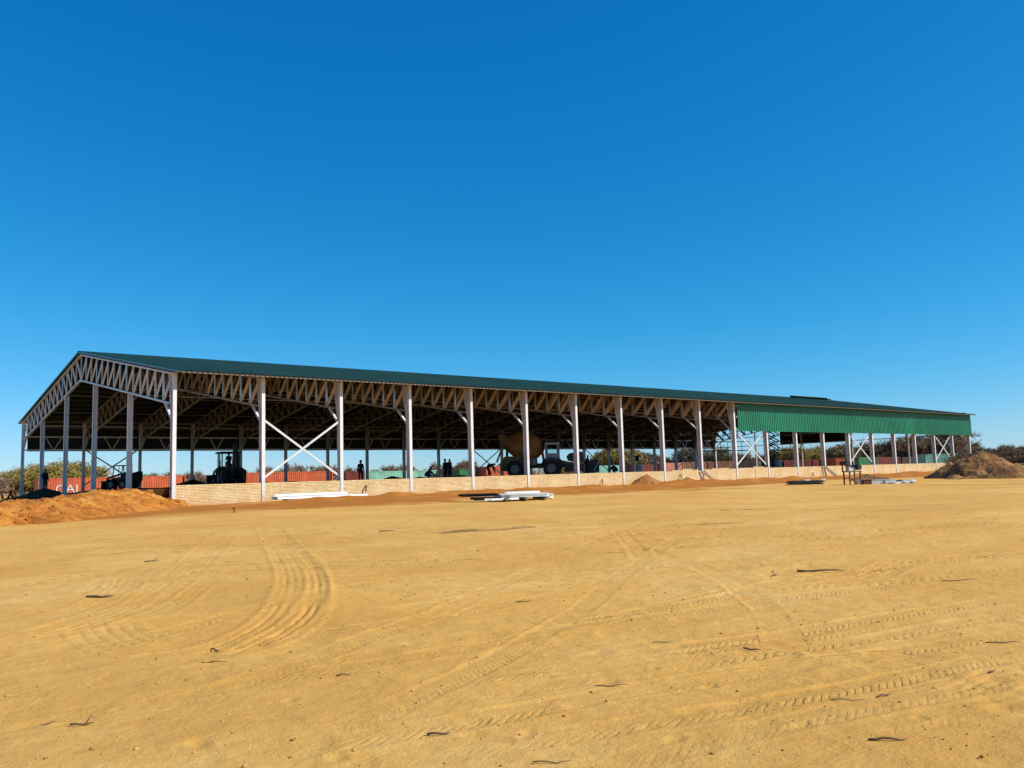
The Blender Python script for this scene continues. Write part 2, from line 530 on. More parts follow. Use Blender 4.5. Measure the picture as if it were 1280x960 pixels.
def track_coords(X, Y, line, half):
    """arc length and signed offset of points near a line"""
    lo = line.min(0) - half; hi = line.max(0) + half
    idx = np.nonzero((X > lo[0]) & (X < hi[0]) & (Y > lo[1]) & (Y < hi[1]))[0]
    x, y = X[idx], Y[idx]
    best = np.full(len(idx), 1e9); s = np.zeros(len(idx)); o = np.zeros(len(idx)); acc = 0.0
    for a, b in zip(line[:-1], line[1:]):
        d = b - a; L = np.hypot(*d)
        if L < 1e-6:
            continue
        d = d / L
        t = np.clip((x - a[0]) * d[0] + (y - a[1]) * d[1], 0, L)
        qx = x - a[0] - d[0] * t; qy = y - a[1] - d[1] * t
        dist = np.hypot(qx, qy)
        w = dist < best
        best[w] = dist[w]; s[w] = (acc + t)[w]; o[w] = (d[0] * qy - d[1] * qx)[w]
        acc += L
    k = best < half
    return idx[k], s[k], o[k], acc


def bump01(x, w):
    return np.clip(1 - np.abs(x) / w, 0, 1)


def make_ground():
    half = R(40)
    th = np.concatenate([np.linspace(-half, half, 820), np.linspace(half, 2 * math.pi - half, 72)[1:-1]])
    rad = [0.4, 0.9, 1.6, 2.3]
    r = 2.9
    while r < 4000:
        rad.append(r)
        r *= 1.0036 if r < 14 else (1.009 if r < 80 else 1.06)
    rad = np.array(rad)
    nt, nr = len(th), len(rad)
    T, RR = np.meshgrid(th, rad)
    ang = YAW + T
    X = (CAM.x + RR * np.sin(ang)).ravel(); Y = (CAM.y + RR * np.cos(ang)).ravel()
    X = np.append(X, CAM.x); Y = np.append(Y, CAM.y)
    D = np.hypot(X - CAM.x, Y - CAM.y)
    t = np.clip((Y + 46) / 42, 0, 1)
    Z = 0.58 * t
    near = np.clip((120 - D) / 60, 0, 1)
    Z += near * (0.16 * fbm(X / 9, Y / 9, 4, 3) * np.clip(D / 10, 0.2, 1) + 0.020 * fbm(X / 1.7, Y / 1.7, 4, 9))
    Z += np.clip((45 - D) / 20, 0, 1) * 0.014 * fbm(X / 0.35, Y / 0.35, 3, 21)
    # rougher, trampled patches
    patch = np.clip(fbm(X / 4, Y / 4, 3, 55) * 2.2, 0, 1)
    Z += np.clip((40 - D) / 20, 0, 1) * patch * 0.018 * fbm(X / 0.22, Y / 0.22, 2, 61)
    # soil thrown up along the wall
    bank = np.exp(-((Y + 1.6) / 2.6) ** 2) * ((X > -1) & (X < 104))
    lump = 0.5 + fbm(X / 2.2, Y / 1.4, 4, 77)
    Z += bank * (0.10 + 0.30 * np.clip(lump - 0.1, 0, 1.3)) * np.clip((X + 1) / 12, 0.35, 1)
    # tyre marks
    wear = fbm(X / 1.1, Y / 1.1, 3, 31)
    hide = np.clip(0.45 + 1.9 * wear, 0.0, 1.0)

    def grooves(pxs, n, gap, depth, half):
        line = polyline_world(pxs)
        i, s, o, L = track_coords(X, Y, line, half)
        fade = np.clip(np.minimum(s, L - s) / 1.2, 0, 1)
        ph = o / gap
        inside = np.clip((n / 2 * gap - np.abs(o)) / 0.05, 0, 1)
        gv = 0.45 + 0.55 * np.sin(np.round(ph) * 2.4 + n) ** 2
        Z[i] -= inside * fade * 0.42 * gv * depth * (0.30 + 0.70 * hide[i]) * (np.cos(ph * 2 * math.pi) * 0.5 + 0.5) ** 2.6 * np.clip(0.95 + 1.3 * fbm(X[i] / 0.25, Y[i] / 0.25, 3, 71), 0.2, 1.6)
        Z[i] += 0.25 * depth * fade * bump01(np.abs(o) - n / 2 * gap - 0.05, 0.07)

    def lugs(pxs, width, pitch, depth, slant=0.8, keep=1.0):
        line = polyline_world(pxs)
        i, s, o, L = track_coords(X, Y, line, width * 0.75)
        fade = np.clip(np.minimum(s, L - s) / 1.0, 0, 1)
        ph = (s + slant * np.abs(o) + 0.35 * pitch * (o > 0)) / pitch
        bar = np.clip(np.cos(ph * 2 * math.pi) * 1.8 - 0.5, -0.3, 1.3)
        inside = np.clip((width / 2 - np.abs(o)) / 0.05, 0, 1) * np.clip(np.abs(o) / 0.03, 0.3, 1)
        Z[i] -= inside * fade * keep * hide[i] * 0.72 * depth * (0.25 + 0.9 * bar)
        Z[i] += fade * 0.22 * depth * hide[i] * bump01(np.abs(o) - width / 2 - 0.04, 0.07)

    grooves([(335, 655), (352, 680), (375, 715), (372, 755), (330, 792), (255, 815), (120, 835)], 6, 0.115, 0.035, 0.7)
    grooves([(372, 688), (390, 702), (397, 735), (370, 775), (310, 806), (230, 825)], 2, 0.12, 0.040, 0.4)
    grooves([(290, 660), (262, 684), (235, 712), (195, 740), (120, 775), (30, 800), (-60, 815)], 5, 0.12, 0.026, 0.6)
    grooves([(246, 728), (205, 758), (160, 778)], 4, 0.12, 0.030, 0.5)
    grooves([(120, 770), (150, 800), (240, 812), (330, 795)], 5, 0.13, 0.022, 0.6)
    grooves([(770, 662), (800, 690), (790, 700)], 3, 0.12, 0.03, 0.5)
    grooves([(160, 715), (150, 735), (110, 760), (0, 790)], 4, 0.12, 0.024, 0.5)
    grooves([(1280, 828), (1225, 858), (1180, 872)], 7, 0.095, 0.030, 0.5)
    grooves([(1140, 694), (1090, 714), (1040, 724)], 4, 0.14, 0.040, 0.5)
    lugs([(1090, 930), (1200, 912), (1300, 894)], 0.42, 0.15, 0.040, 1.3)
    lugs([(860, 742), (1000, 728), (1150, 718), (1290, 702)], 0.40, 0.17, 0.015)
    TP = np.zeros_like(X); TO = np.zeros_like(X); TM = np.zeros_like(X)

    def treads(pxs, width, pitch, amt, slant=1.2, side=0.0):
        line = polyline_world(pxs)
        if side:
            d = np.gradient(line, axis=0); d /= np.linalg.norm(d, axis=1)[:, None] + 1e-9
            line = line + side * np.stack([-d[:, 1], d[:, 0]], 1)
        i, s, o, L = track_coords(X, Y, line, width * 0.62)
        fade = np.clip(np.minimum(s, L - s) / 2.5, 0, 1)
        mask = np.clip((width / 2 - np.abs(o)) / 0.04, 0, 1) * fade * amt * np.clip(0.30 + 1.6 * wear[i] + 0.5, 0.12, 1)
        TP[i] = s / pitch + slant * np.abs(o) / pitch + 0.5 * (o > 0); TO[i] = o; TM[i] = mask
        Z[i] -= 0.010 * mask
        Z[i] += 0.006 * fade * amt * bump01(np.abs(o) - width / 2 - 0.03, 0.05)

    runs = [
        ([(-60, 694), (300, 687), (640, 677), (900, 663), (1320, 632)], 0.8), ([(-60, 724), (330, 703), (700, 692), (1000, 670), (1320, 652)], 0.8),
        ([(-60, 676), (400, 667), (800, 654), (1300, 620)], 0.7), ([(-60, 850), (200, 792), (420, 735), (640, 700), (800, 660)], 0.6),
        ([(-60, 915), (300, 852), (640, 792), (900, 735), (1320, 680)], 0.6), ([(150, 970), (560, 902), (900, 838), (1340, 772)], 0.8),
        ([(640, 692), (900, 681), (1320, 658)], 0.7), ([(600, 985), (960, 905), (1340, 830)], 0.7), ([(480, 945), (760, 905), (1000, 866), (1340, 796)], 0.9),
        ([(480, 884), (760, 841), (1000, 801), (1340, 748)], 0.9), ([(560, 842), (860, 801), (1080, 767), (1340, 730)], 0.8),
        ([(560, 778), (860, 745), (1060, 710), (1340, 686)], 0.8), ([(-60, 770), (120, 735), (300, 712), (560, 692), (800, 640)], 0.6),
        ([(420, 780), (560, 745), (820, 706), (1120, 680), (1330, 668)], 0.6), ([(950, 960), (1120, 905), (1340, 858)], 0.6), ([(-60, 800), (260, 770), (560, 752), (900, 712)], 0.5),
        ([(300, 960), (520, 870), (700, 770), (800, 700), (900, 640)], 0.5), ([(980, 800), (940, 740), (820, 690), (640, 660)], 0.6),
    ]
    for k, (pxs, amt) in enumerate(runs):
        treads(pxs, 0.34, 0.085 if k % 3 else 0.12, amt)
        if k % 2 == 0:
            treads(pxs, 0.34, 0.085 if k % 3 else 0.12, amt, side=1.55)
    # dents: footprints and clod marks
    rng = np.random.default_rng(8)
    for k in range(170):
        dep = 4.4 * (26 / 4.4) ** rng.uniform()
        c = spot(rng.uniform(-40, 1320), dep)
        c = c + (Vector((rng.normal(0, .3), rng.normal(0, .3), 0)))
        rr = rng.uniform(.03, .10); a = rng.uniform(0, 3.14)
        idx = np.nonzero((np.abs(X - c.x) < .3) & (np.abs(Y - c.y) < .3))[0]
        ux = (X[idx] - c.x) * math.cos(a) + (Y[idx] - c.y) * math.sin(a); uy = -(X[idx] - c.x) * math.sin(a) + (Y[idx] - c.y) * math.cos(a)
        q = (ux / (rr * rng.uniform(1.0, 2.4))) ** 2 + (uy / rr) ** 2
        Z[idx] -= rng.uniform(.004, .013) * np.exp(-q) - .004 * np.exp(-(np.sqrt(q) - 1.5) ** 2 * 3)
    # colour masks: loose orange soil by the wall, damp dark patches
    org = np.clip((12.5 + 9.0 * fbm(X / 9, Y / 5, 4, 88) + Y) / 3.0, 0, 1) * ((X > -30) & (X < 108)) * (Y < 0.5)
    org = np.clip(org * (0.95 + 0.9 * fbm(X / 1.3, Y / 1.3, 4, 90)) * 1.1, 0, 0.95)
    d2 = np.hypot(X + 3, Y + 5)
    org = np.maximum(org, np.clip((8.5 - d2) / 4, 0, 0.8))
    org = np.maximum(org, np.clip((D - 110) / 60, 0, 0.35))
    damp = np.zeros_like(X)

    def stain(px, py, lx, ly, amt):
        c = on_ground(px, py); a = math.radians(-28)
        ux = (X - c.x) * math.cos(a) + (Y - c.y) * math.sin(a); uy = -(X - c.x) * math.sin(a) + (Y - c.y) * math.cos(a)
        q = 1 - (ux / lx) ** 2 - (uy / ly) ** 2 + 1.5 * fbm(X / 0.5, Y / 0.5, 4, 13)
        np.maximum(damp, np.clip(q * 1.6, 0, 1) * amt, out=damp)

    stain(588, 666, 1.5, 0.42, 0.75)
    stain(955, 638, 1.4, 0.35, 0.75)
    stain(903, 656, 0.8, 0.22, 0.55)
    stain(918, 606, 1.6, 0.5, 0.5)
    stain(1240, 605, 9, 1.6, 0.25)
    stain(155, 620, 5, 3.0, 0.2)
    verts = np.stack([X, Y, Z], 1)
    i0 = np.arange(nr - 1)[:, None] * nt; j = np.arange(nt)[None, :]; j2 = (j + 1) % nt
    quads = np.stack([(i0 + j), (i0 + nt + j), (i0 + nt + j2), (i0 + j2)], -1).reshape(-1, 4)
    c = len(X) - 1
    tris = [(c, k, (k + 1) % nt) for k in range(nt)]
    me = bpy.data.meshes.new('ground')
    nq = len(quads)
    me.vertices.add(len(X)); me.vertices.foreach_set('co', verts.ravel())
    loops = np.concatenate([quads.ravel(), np.array(tris).ravel()])
    me.loops.add(len(loops)); me.loops.foreach_set('vertex_index', loops.astype(np.int32))
    starts = np.concatenate([np.arange(nq) * 4, nq * 4 + np.arange(nt) * 3])
    me.polygons.add(nq + nt); me.polygons.foreach_set('loop_start', starts.astype(np.int32))
    me.polygons.foreach_set('use_smooth', np.ones(nq + nt, bool))
    for nm, arr in (('orange', org), ('damp', damp)):
        at = me.attributes.new(nm, 'FLOAT', 'POINT'); at.data.foreach_set('value', arr.astype(np.float32))
    at = me.attributes.new('trk', 'FLOAT_VECTOR', 'POINT'); at.data.foreach_set('vector', np.stack([TP, TO, TM], 1).astype(np.float32).ravel())
    me.update(calc_edges=True); me.validate()
    me.materials.append(ground_mat())
    o = link('ground', me)
    return tag(o, kind='structure')


ground = make_ground()
if ground.data.polygons[0].normal.z < 0:
    ground.data.flip_normals()


def height_patch(name, x0, x1, y0, y1, nx, ny, func, material):
    xs = np.linspace(x0, x1, nx); ys = np.linspace(y0, y1, ny)
    X, Y = np.meshgrid(xs, ys)
    Z = func(X.ravel(), Y.ravel())
    me = bpy.data.meshes.new(name)
    v = np.stack([X.ravel(), Y.ravel(), Z], 1)
    i = (np.arange(ny - 1)[:, None] * nx + np.arange(nx - 1)[None, :]).ravel()
    q = np.stack([i, i + 1, i + nx + 1, i + nx], 1)
    me.from_pydata(v.tolist(), [], q.tolist())
    me.polygons.foreach_set('use_smooth', [True] * len(me.polygons))
    me.materials.append(material)
    return link(name, me)


FLOOR = 1.50


def floor_h(X, Y):
    z = np.full_like(X, FLOOR)
    edge = np.minimum(np.minimum((X + 2.5) / 9.0, (103 - X) / 2.2), (42.2 - Y) / 2.0)
    edge = np.where(Y < 0.30, 1.0, edge)
    corner = np.clip((8 - Y) / 6, 0, 1) * np.clip((X + 0.8) / 1.5, 0, 1)
    e = np.clip(np.maximum(edge, corner), 0, 1)
    z = 0.25 + (FLOOR - 0.25) * (e * e * (3 - 2 * e))
    z += 0.09 * fbm(X / 2.5, Y / 2.5, 4, 5) * np.clip(Y / 3, 0, 1)
    return z


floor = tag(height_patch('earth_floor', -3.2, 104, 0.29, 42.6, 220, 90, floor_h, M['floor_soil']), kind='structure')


def floor_z(x, y):
    return float(floor_h(np.array([x], float), np.array([y], float))[0])


# ------------------------------------------------------------------ steel shed
BAY, NB, SPAN, GAB = 5.0, 20, 40.0, 8.0
Z_EAVE, SLOPE = 7.85, 0.1795
BASE = 0.50


def roof_z(y):
    return Z_EAVE + SLOPE * (y if y <= SPAN / 2 else SPAN - y)


def chord_b(y):
    yy = y if y <= SPAN / 2 else SPAN - y
    return 5.98 + (9.38 - 5.98) * yy / 20.0


shed = thing('steel_shed', 'long open white steel portal shed with dark green roof and green side sheeting', 'shed', (0, 0, 0))

# side column: I-section that deepens into a knee under the eave (local origin on the outer face, +Y inwards)
mb = MB()
top = Z_EAVE - 0.16
mb.box((0, 0.0, (BASE + top) / 2), (0.20, 0.02, top - BASE))
web = [(0.012, BASE), (0.36, BASE), (0.36, 5.35), (0.74, top), (0.012, top)]
n0 = len(mb.v)
mb.add([(x, y, z) for x in (-0.006, 0.006) for y, z in web],
       [tuple(range(5)), tuple(range(9, 4, -1))] + [(k, (k + 1) % 5, (k + 1) % 5 + 5, k + 5) for k in range(5)])
mb.beam((0, 0.37, BASE), (0, 0.37, 5.35), 0.20, 0.02, (0, 1, 0))
mb.beam((0, 0.37, 5.35), (0, 0.75, top), 0.20, 0.02, (0, 1, 0))
mb.box((0, 0.38, top + 0.012), (0.20, 0.76, 0.02))
col_mesh = mb.mesh('column', M['steel_col'])
br_mesh = MB().beam((0, 0.40, 5.20), (0, 1.55, chord_b(1.55) - 0.03), 0.14, 0.10).mesh('knee_brace', M['steel'])
pl_mesh = MB().box((0, 0.19, BASE + 0.01), (0.34, 0.55, 0.03)).mesh('base_plate', M['galv'])
for n in range(NB + 1):
    for far in (0, 1):
        c = link('column', col_mesh, shed, (n * BAY, SPAN if far else 0, 0), (0, 0, math.pi if far else 0))
        link('knee_brace', br_mesh, c); link('base_plate', pl_mesh, c)


def i_post(z0, z1, d=0.28, w=0.18):
    m = MB()
    m.box((-d / 2, 0, (z0 + z1) / 2), (0.016, w, z1 - z0)); m.box((d / 2, 0, (z0 + z1) / 2), (0.016, w, z1 - z0))
    m.box((0, 0, (z0 + z1) / 2), (d - 0.02, 0.012, z1 - z0))
    return m


for X in (0.0, NB * BAY):
    for k in range(1, 5):
        m = i_post(0.3, chord_b(k * GAB) - 0.09)
        m.build('gable_column', M['steel_col'], shed, loc=(X, k * GAB, 0))

# trusses
NP = 14
nodes = [0.55 + (20.0 - 0.55) * k / NP for k in range(NP + 1)]
ch = MB()
for s in (0, 1):
    f = (lambda y: SPAN - y) if s else (lambda y: y)
    for dx in (-0.055, 0.055):
        ch.beam((dx, f(0.2), roof_z(0.2) - 0.22), (dx, f(20.0), roof_z(20.0) - 0.22), 0.07, 0.10)
        ch.beam((dx, f(0.72), chord_b(0.72)), (dx, f(20.0), chord_b(20)), 0.07, 0.10)
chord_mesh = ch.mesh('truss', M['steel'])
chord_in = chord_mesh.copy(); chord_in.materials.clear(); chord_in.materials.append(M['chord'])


def member(kind, k, s):
    f = (lambda y: SPAN - y) if s else (lambda y: y)
    m = MB()
    if kind == 'v':
        y = nodes[k]
        m.beam((0, f(y), chord_b(y) - 0.02), (0, f(y), roof_z(y) - 0.20), 0.03, 0.15, (0, 1, 0))
        m.beam((0.03, f(y), chord_b(y) - 0.02), (0.03, f(y), roof_z(y) - 0.20), 0.10, 0.012, (0, 1, 0))
    else:
        ya, yb = nodes[k], nodes[k + 1]
        a = (0.028, f(ya), roof_z(ya) - 0.24); b = (0.028, f(yb), chord_b(yb) + 0.03)
        m.beam(a, b, 0.02, 0.30, (0, 1, 0))
        m.beam(a, b, 0.07, 0.015, (0, 1, 0))
    return m


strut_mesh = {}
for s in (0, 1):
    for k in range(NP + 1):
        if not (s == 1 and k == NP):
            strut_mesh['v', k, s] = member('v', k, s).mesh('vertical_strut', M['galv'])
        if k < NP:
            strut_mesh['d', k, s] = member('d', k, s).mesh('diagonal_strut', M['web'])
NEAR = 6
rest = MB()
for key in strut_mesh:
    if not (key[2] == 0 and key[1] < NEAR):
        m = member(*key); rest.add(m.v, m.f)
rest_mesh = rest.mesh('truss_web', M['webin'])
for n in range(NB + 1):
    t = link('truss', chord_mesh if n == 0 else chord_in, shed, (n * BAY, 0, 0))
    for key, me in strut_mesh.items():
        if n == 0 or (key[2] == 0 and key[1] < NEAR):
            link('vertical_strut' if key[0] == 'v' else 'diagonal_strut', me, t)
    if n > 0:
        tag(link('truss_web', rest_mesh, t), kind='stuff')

# purlins, eave members, ties, girts
pur = MB().beam((-0.2, 0, 0), (NB * BAY + 0.2, 0, 0), 0.06, 0.14).mesh('purlin', M['purlin'])
for k, y in enumerate(nodes):
    for s in (0, 1):
        if s == 1 and k == NP:
            continue
        yy = SPAN - y if s else y
        link('purlin', pur, shed, (0, yy, roof_z(y) - 0.09))
eav = MB().beam((-0.22, 0, 0), (NB * BAY + 0.22, 0, 0), 0.05, 0.075).mesh('eave_purlin', M['cream'])
for yy in (-0.82, SPAN + 0.82):
    link('eave_purlin', eav, shed, (0, yy, roof_z(-0.82) - 0.045))
tie = MB().tube([(0, 0, 0), (NB * BAY, 0, 0)], 0.03, 6).mesh('tie_tube', M['galv'])
for k in (4.9, 10.4, 15.5, 24.5, 29.6, 35.1):
    link('tie_tube', tie, shed, (0, k, chord_b(k) + (0.09 if 1 < k < 39 else 0.12)))
girt = MB().beam((0, 0, 0), (NB * BAY, 0, 0), 0.06, 0.12).mesh('girt', M['galv'])
girt_half = MB().beam((50.2, 0, 0), (NB * BAY, 0, 0), 0.06, 0.12).mesh('girt', M['galv'])
for z in (5.22, 6.4, 7.4):
    link('girt', girt, shed, (0, SPAN + 0.06, z))
    link('girt', girt_half, shed, (0, -0.06, z))

# corrugated sheets (trapezoidal ribs)
PITCH_W = BAY / 17


def rib_profile(width):
    pts = []
    for k in range(int(round(width / PITCH_W))):
        x = k * PITCH_W
        pts += [(x, 0), (x + 0.50 * PITCH_W, 0), (x + 0.60 * PITCH_W, 0.05), (x + 0.90 * PITCH_W, 0.05)]
    pts.append((width, 0))
    return pts


def sheet(width, p_of):
    """p_of(u, h, t): corner positions for rib coordinate u, rib height h, end t (0..3 rows)"""
    pr = rib_profile(width); m = MB(); n = len(pr)
    rows = 4
    for t in range(rows):
        for u, h in pr:
            m.v.append(p_of(u, h, t / (rows - 1)))
    for t in range(rows - 1):
        for i in range(n - 1):
            m.f.append((t * n + i, t * n + i + 1, (t + 1) * n + i + 1, (t + 1) * n + i))
    return m


nrm = Vector((0, -SLOPE, 1)).normalized()


def two_sided(front, back, name, rough_f=0.40, spec_f=0.5):
    """front colour outside, plain backing coat inside"""
    m = bpy.data.materials.new(name); m.use_nodes = True
    n, l = m.node_tree.nodes, m.node_tree.links
    for x in list(n):
        n.remove(x)
    out = n.new('ShaderNodeOutputMaterial'); mix = n.new('ShaderNodeMixShader'); g = n.new('ShaderNodeNewGeometry')
    sh = []
    for c, rough, spec, var in ((front, rough_f, spec_f, 0.75), (back, 0.6, 0.3, 0.85)):
        b = n.new('ShaderNodeBsdfPrincipled'); b.inputs['Roughness'].default_value = rough
        b.inputs['Specular IOR Level'].default_value = spec
        tc = n.new('ShaderNodeTexCoord'); nz = n.new('ShaderNodeTexNoise'); nz.inputs['Scale'].default_value = 0.45
        nz.inputs['Detail'].default_value = 6
        oi = n.new('ShaderNodeObjectInfo'); va = n.new('ShaderNodeVectorMath'); va.operation = 'ADD'
        l.new(tc.outputs['Object'], va.inputs[0]); l.new(oi.outputs['Location'], va.inputs[1])
        l.new(va.outputs[0], nz.inputs['Vector'])
        rp = n.new('ShaderNodeValToRGB'); rp.color_ramp.elements[0].position = 0.35; rp.color_ramp.elements[1].position = 0.65
        rp.color_ramp.elements[0].color = (*[k * var for k in c], 1); rp.color_ramp.elements[1].color = (*c, 1)
        hv = n.new('ShaderNodeHueSaturation'); mv = n.new('ShaderNodeMapRange'); mv.inputs['To Min'].default_value = 0.86; mv.inputs['To Max'].default_value = 1.10
        l.new(oi.outputs['Random'], mv.inputs['Value']); l.new(mv.outputs['Result'], hv.inputs['Value'])
        l.new(nz.outputs['Fac'], rp.inputs['Fac']); l.new(rp.outputs['Color'], hv.inputs['Color']); l.new(hv.outputs['Color'], b.inputs['Base Color'])
        sh.append(b)
    l.new(g.outputs['Backfacing'], mix.inputs['Fac'])
    l.new(sh[0].outputs[0], mix.inputs[1]); l.new(sh[1].outputs[0], mix.inputs[2]); l.new(mix.outputs[0], out.inputs['Surface'])
    return m


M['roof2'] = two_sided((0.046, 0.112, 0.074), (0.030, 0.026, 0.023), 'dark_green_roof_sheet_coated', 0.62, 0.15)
M['clad2'] = two_sided((0.013, 0.205, 0.105), (0.034, 0.031, 0.028), 'green_wall_sheet_coated')

roof_mesh = sheet(BAY, lambda u, h, t: tuple(Vector((u, -0.92 + t * 20.92, Z_EAVE + SLOPE * (-0.92 + t * 20.92))) + nrm * h)).mesh('roof_sheet', M['roof2'], fix=False)
for n in range(NB):
    link('roof_sheet', roof_mesh, shed, (n * BAY, 0, 0))
    link('roof_sheet', roof_mesh, shed, ((n + 1) * BAY, SPAN, 0), (0, 0, math.pi))
for s in (0, 1):
    f = (lambda y: SPAN - y) if s else (lambda y: y)
    for X in (-0.13, NB * BAY + 0.13):
        MB().beam((X, f(-0.9), roof_z(-0.9) - 0.03), (X, f(19.99), roof_z(19.99) - 0.03), 0.25, 0.10).build('verge_flashing', M['roof'], shed)
rc = MB()
for s in (-1, 1):
    rc.beam((-0.25, 20 + 0.0 * s, roof_z(20) + 0.065), (NB * BAY + 0.25, 20, roof_z(20) + 0.065), 0.02, 0.02)
    rc.add([(x, 20 + s * w, roof_z(20 - w) + dz) for x in (-0.25, NB * BAY + 0.25) for w, dz in ((0.0, 0.07), (0.30, 0.055))], [(0, 1, 3, 2)])
rc.build('ridge_cap', M['roof'], shed)

cl_mesh = sheet(BAY, lambda u, h, t: (u, -0.13 - h, 5.10 + t * 2.60)).mesh('wall_sheet', M['clad2'], fix=False)
for n in range(10, NB):
    link('wall_sheet', cl_mesh, shed, (n * BAY + 0.3 - (0.3 if n else 0) + 0.35, 0, 0))
for n in range(0, NB):
    link('wall_sheet', cl_mesh, shed, ((n + 1) * BAY + (0.4 if n < NB - 1 else 0.1), SPAN, 0), (0, 0, math.pi))


def gable_sheet(y0, y1):
    m = sheet(5.0, lambda u, h, t: (0, 0, 0))
    pr = rib_profile(5.0); v = []
    for t in range(4):
        for u, h in pr:
            y = y0 + (y1 - y0) * u / 5.0
            v.append((NB * BAY + 0.14 + h, y, 5.15 + (roof_z(y) - 0.12 - 5.15) * t / 3))
    m.v = v
    return m


for a, b in ((16.9, 22.3), (22.3, 27.7)):
    gable_sheet(a, b).build('wall_sheet', M['clad2'], shed, fix=False)
gg = MB()
for z in (5.25, 6.6, 8.0):
    gg.beam((NB * BAY + 0.10, 0.3, z), (NB * BAY + 0.10, 39.7, z), 0.05, 0.10)
gg.build('gable_girt', M['galv'], shed)

# cross bracing and V struts
xb = MB()
xb.beam((0.1, 0, 1.95), (4.9, 0, 5.25), 0.05, 0.12)
xb.beam((0.1, 0.06, 5.25), (4.9, 0.06, 1.95), 0.05, 0.12)
xb_mesh = xb.mesh('cross_brace', M['steel'])
vb = MB()
vb.beam((2.5, 0, 5.15), (1.75, 0, 6.5), 0.04, 0.07); vb.beam((2.5, 0, 5.15), (3.25, 0, 6.5), 0.04, 0.07)
vb_mesh = vb.mesh('v_strut', M['galv'])
for n in range(NB):
    if n in (1, 10, 14, 18):
        link('cross_brace', xb_mesh, shed, (n * BAY, 0.12, 0))
        link('cross_brace', xb_mesh, shed, (n * BAY, SPAN - 0.18, 0))
    link('v_strut', vb_mesh, shed, (n * BAY, SPAN - 0.05, 0))


# brick wall between the columns
wall = thing('brick_wall', 'low cream face brick wall filling between the shed columns', 'wall', (0, 0, 0))
for n in range(NB):
    m = MB(); seg = 10
    topz = []
    for k in range(seg + 1):
        z = 1.655 + 0.012 * math.sin(n * 2.1 + k * 0.7)
        topz.append(z)
    x0, x1 = 0.02, BAY - 0.02
    if n == 8:
        steps = [(0, 1.62), (0.9, 1.62), (0.9, 1.70), (2.3, 1.70), (2.3, 1.79), (3.6, 1.79), (3.6, 1.70), (4.3, 1.70), (4.3, 1.62), (5, 1.62)]
    elif n == 9:
        steps = [(0, 1.70), (1.4, 1.70), (1.4, 1.78), (3.8, 1.78), (3.8, 1.70), (5, 1.70)]
    elif n == 10:
        steps = [(0, 1.74), (2.6, 1.74), (2.6, 1.82), (4.2, 1.82), (4.2, 1.74), (5, 1.74)]
    else:
        zt = 1.655 + (0.0 if n < 8 else 0.04)
        steps = [(0, zt), (5, zt)]
    poly = [(x0, 0.2), (x1, 0.2)] + [(min(max(x, x0), x1), z) for x, z in reversed(steps)]
    m.prism(poly, 0.03, 0.25)
    m.build('wall_panel', M['brick'], wall, loc=(n * BAY, 0, 0))
for x in (5 * 10 + 2.75, 5 * 12 + 4.2):
    MB().box((x, 0.022, 1.15), (0.05, 0.012, 1.0)).build('movement_joint', M['dark'], wall)


# ------------------------------------------------------------------ soil heaps
def heap_mesh(name, outline_c, lx, ly, h, seed, material, n=90, rough=0.25, rz=0.0, sharp=1.0, base=-0.06, clod=0.06):
    """lumpy heap of tipped soil; outline drops below the ground round its edge"""
    xs = np.linspace(-1.15, 1.15, n); ys = np.linspace(-1.15, 1.15, n)
    X, Y = np.meshgrid(xs, ys); x = X.ravel(); y = Y.ravel()
    q = np.sqrt(x * x + y * y) * (1 + 0.30 * fbm(x * 1.7 + seed, y * 1.7, 3, seed))
    z = h * np.clip(1 - q, -0.25, 1) ** 1 if sharp == 1.0 else h * np.sign(1 - q) * np.abs(np.clip(1 - q, -0.25, 1)) ** sharp
    mask = np.clip((1.02 - q) * 5, 0, 1)
    z = z + mask * (rough * h * fbm(x * lx / 1.1, y * ly / 1.1, 4, seed + 3) + clod * fbm(x * lx / 0.28, y * ly / 0.28, 3, seed + 9))
    z = np.maximum(z, -0.25 * h - 0.1) + base
    me = bpy.data.meshes.new(name)
    v = np.stack([x * lx, y * ly, z], 1)
    i = (np.arange(n - 1)[:, None] * n + np.arange(n - 1)[None, :]).ravel()
    f = np.stack([i, i + 1, i + n + 1, i + n], 1)
    keep = z[f].max(1) > -0.22
    me.from_pydata(v.tolist(), [], f[keep].tolist())
    me.polygons.foreach_set('use_smooth', [True] * len(me.polygons))
    me.materials.append(material)
    return me


def heap(name, label, loc, lx, ly, h, seed, material, rz=0.0, cat='soil heap', group=None, **k):
    o = link(name, heap_mesh(name, None, lx, ly, h, seed, material, **k), None, loc, (0, 0, rz))
    return tag(o, label, cat, group)


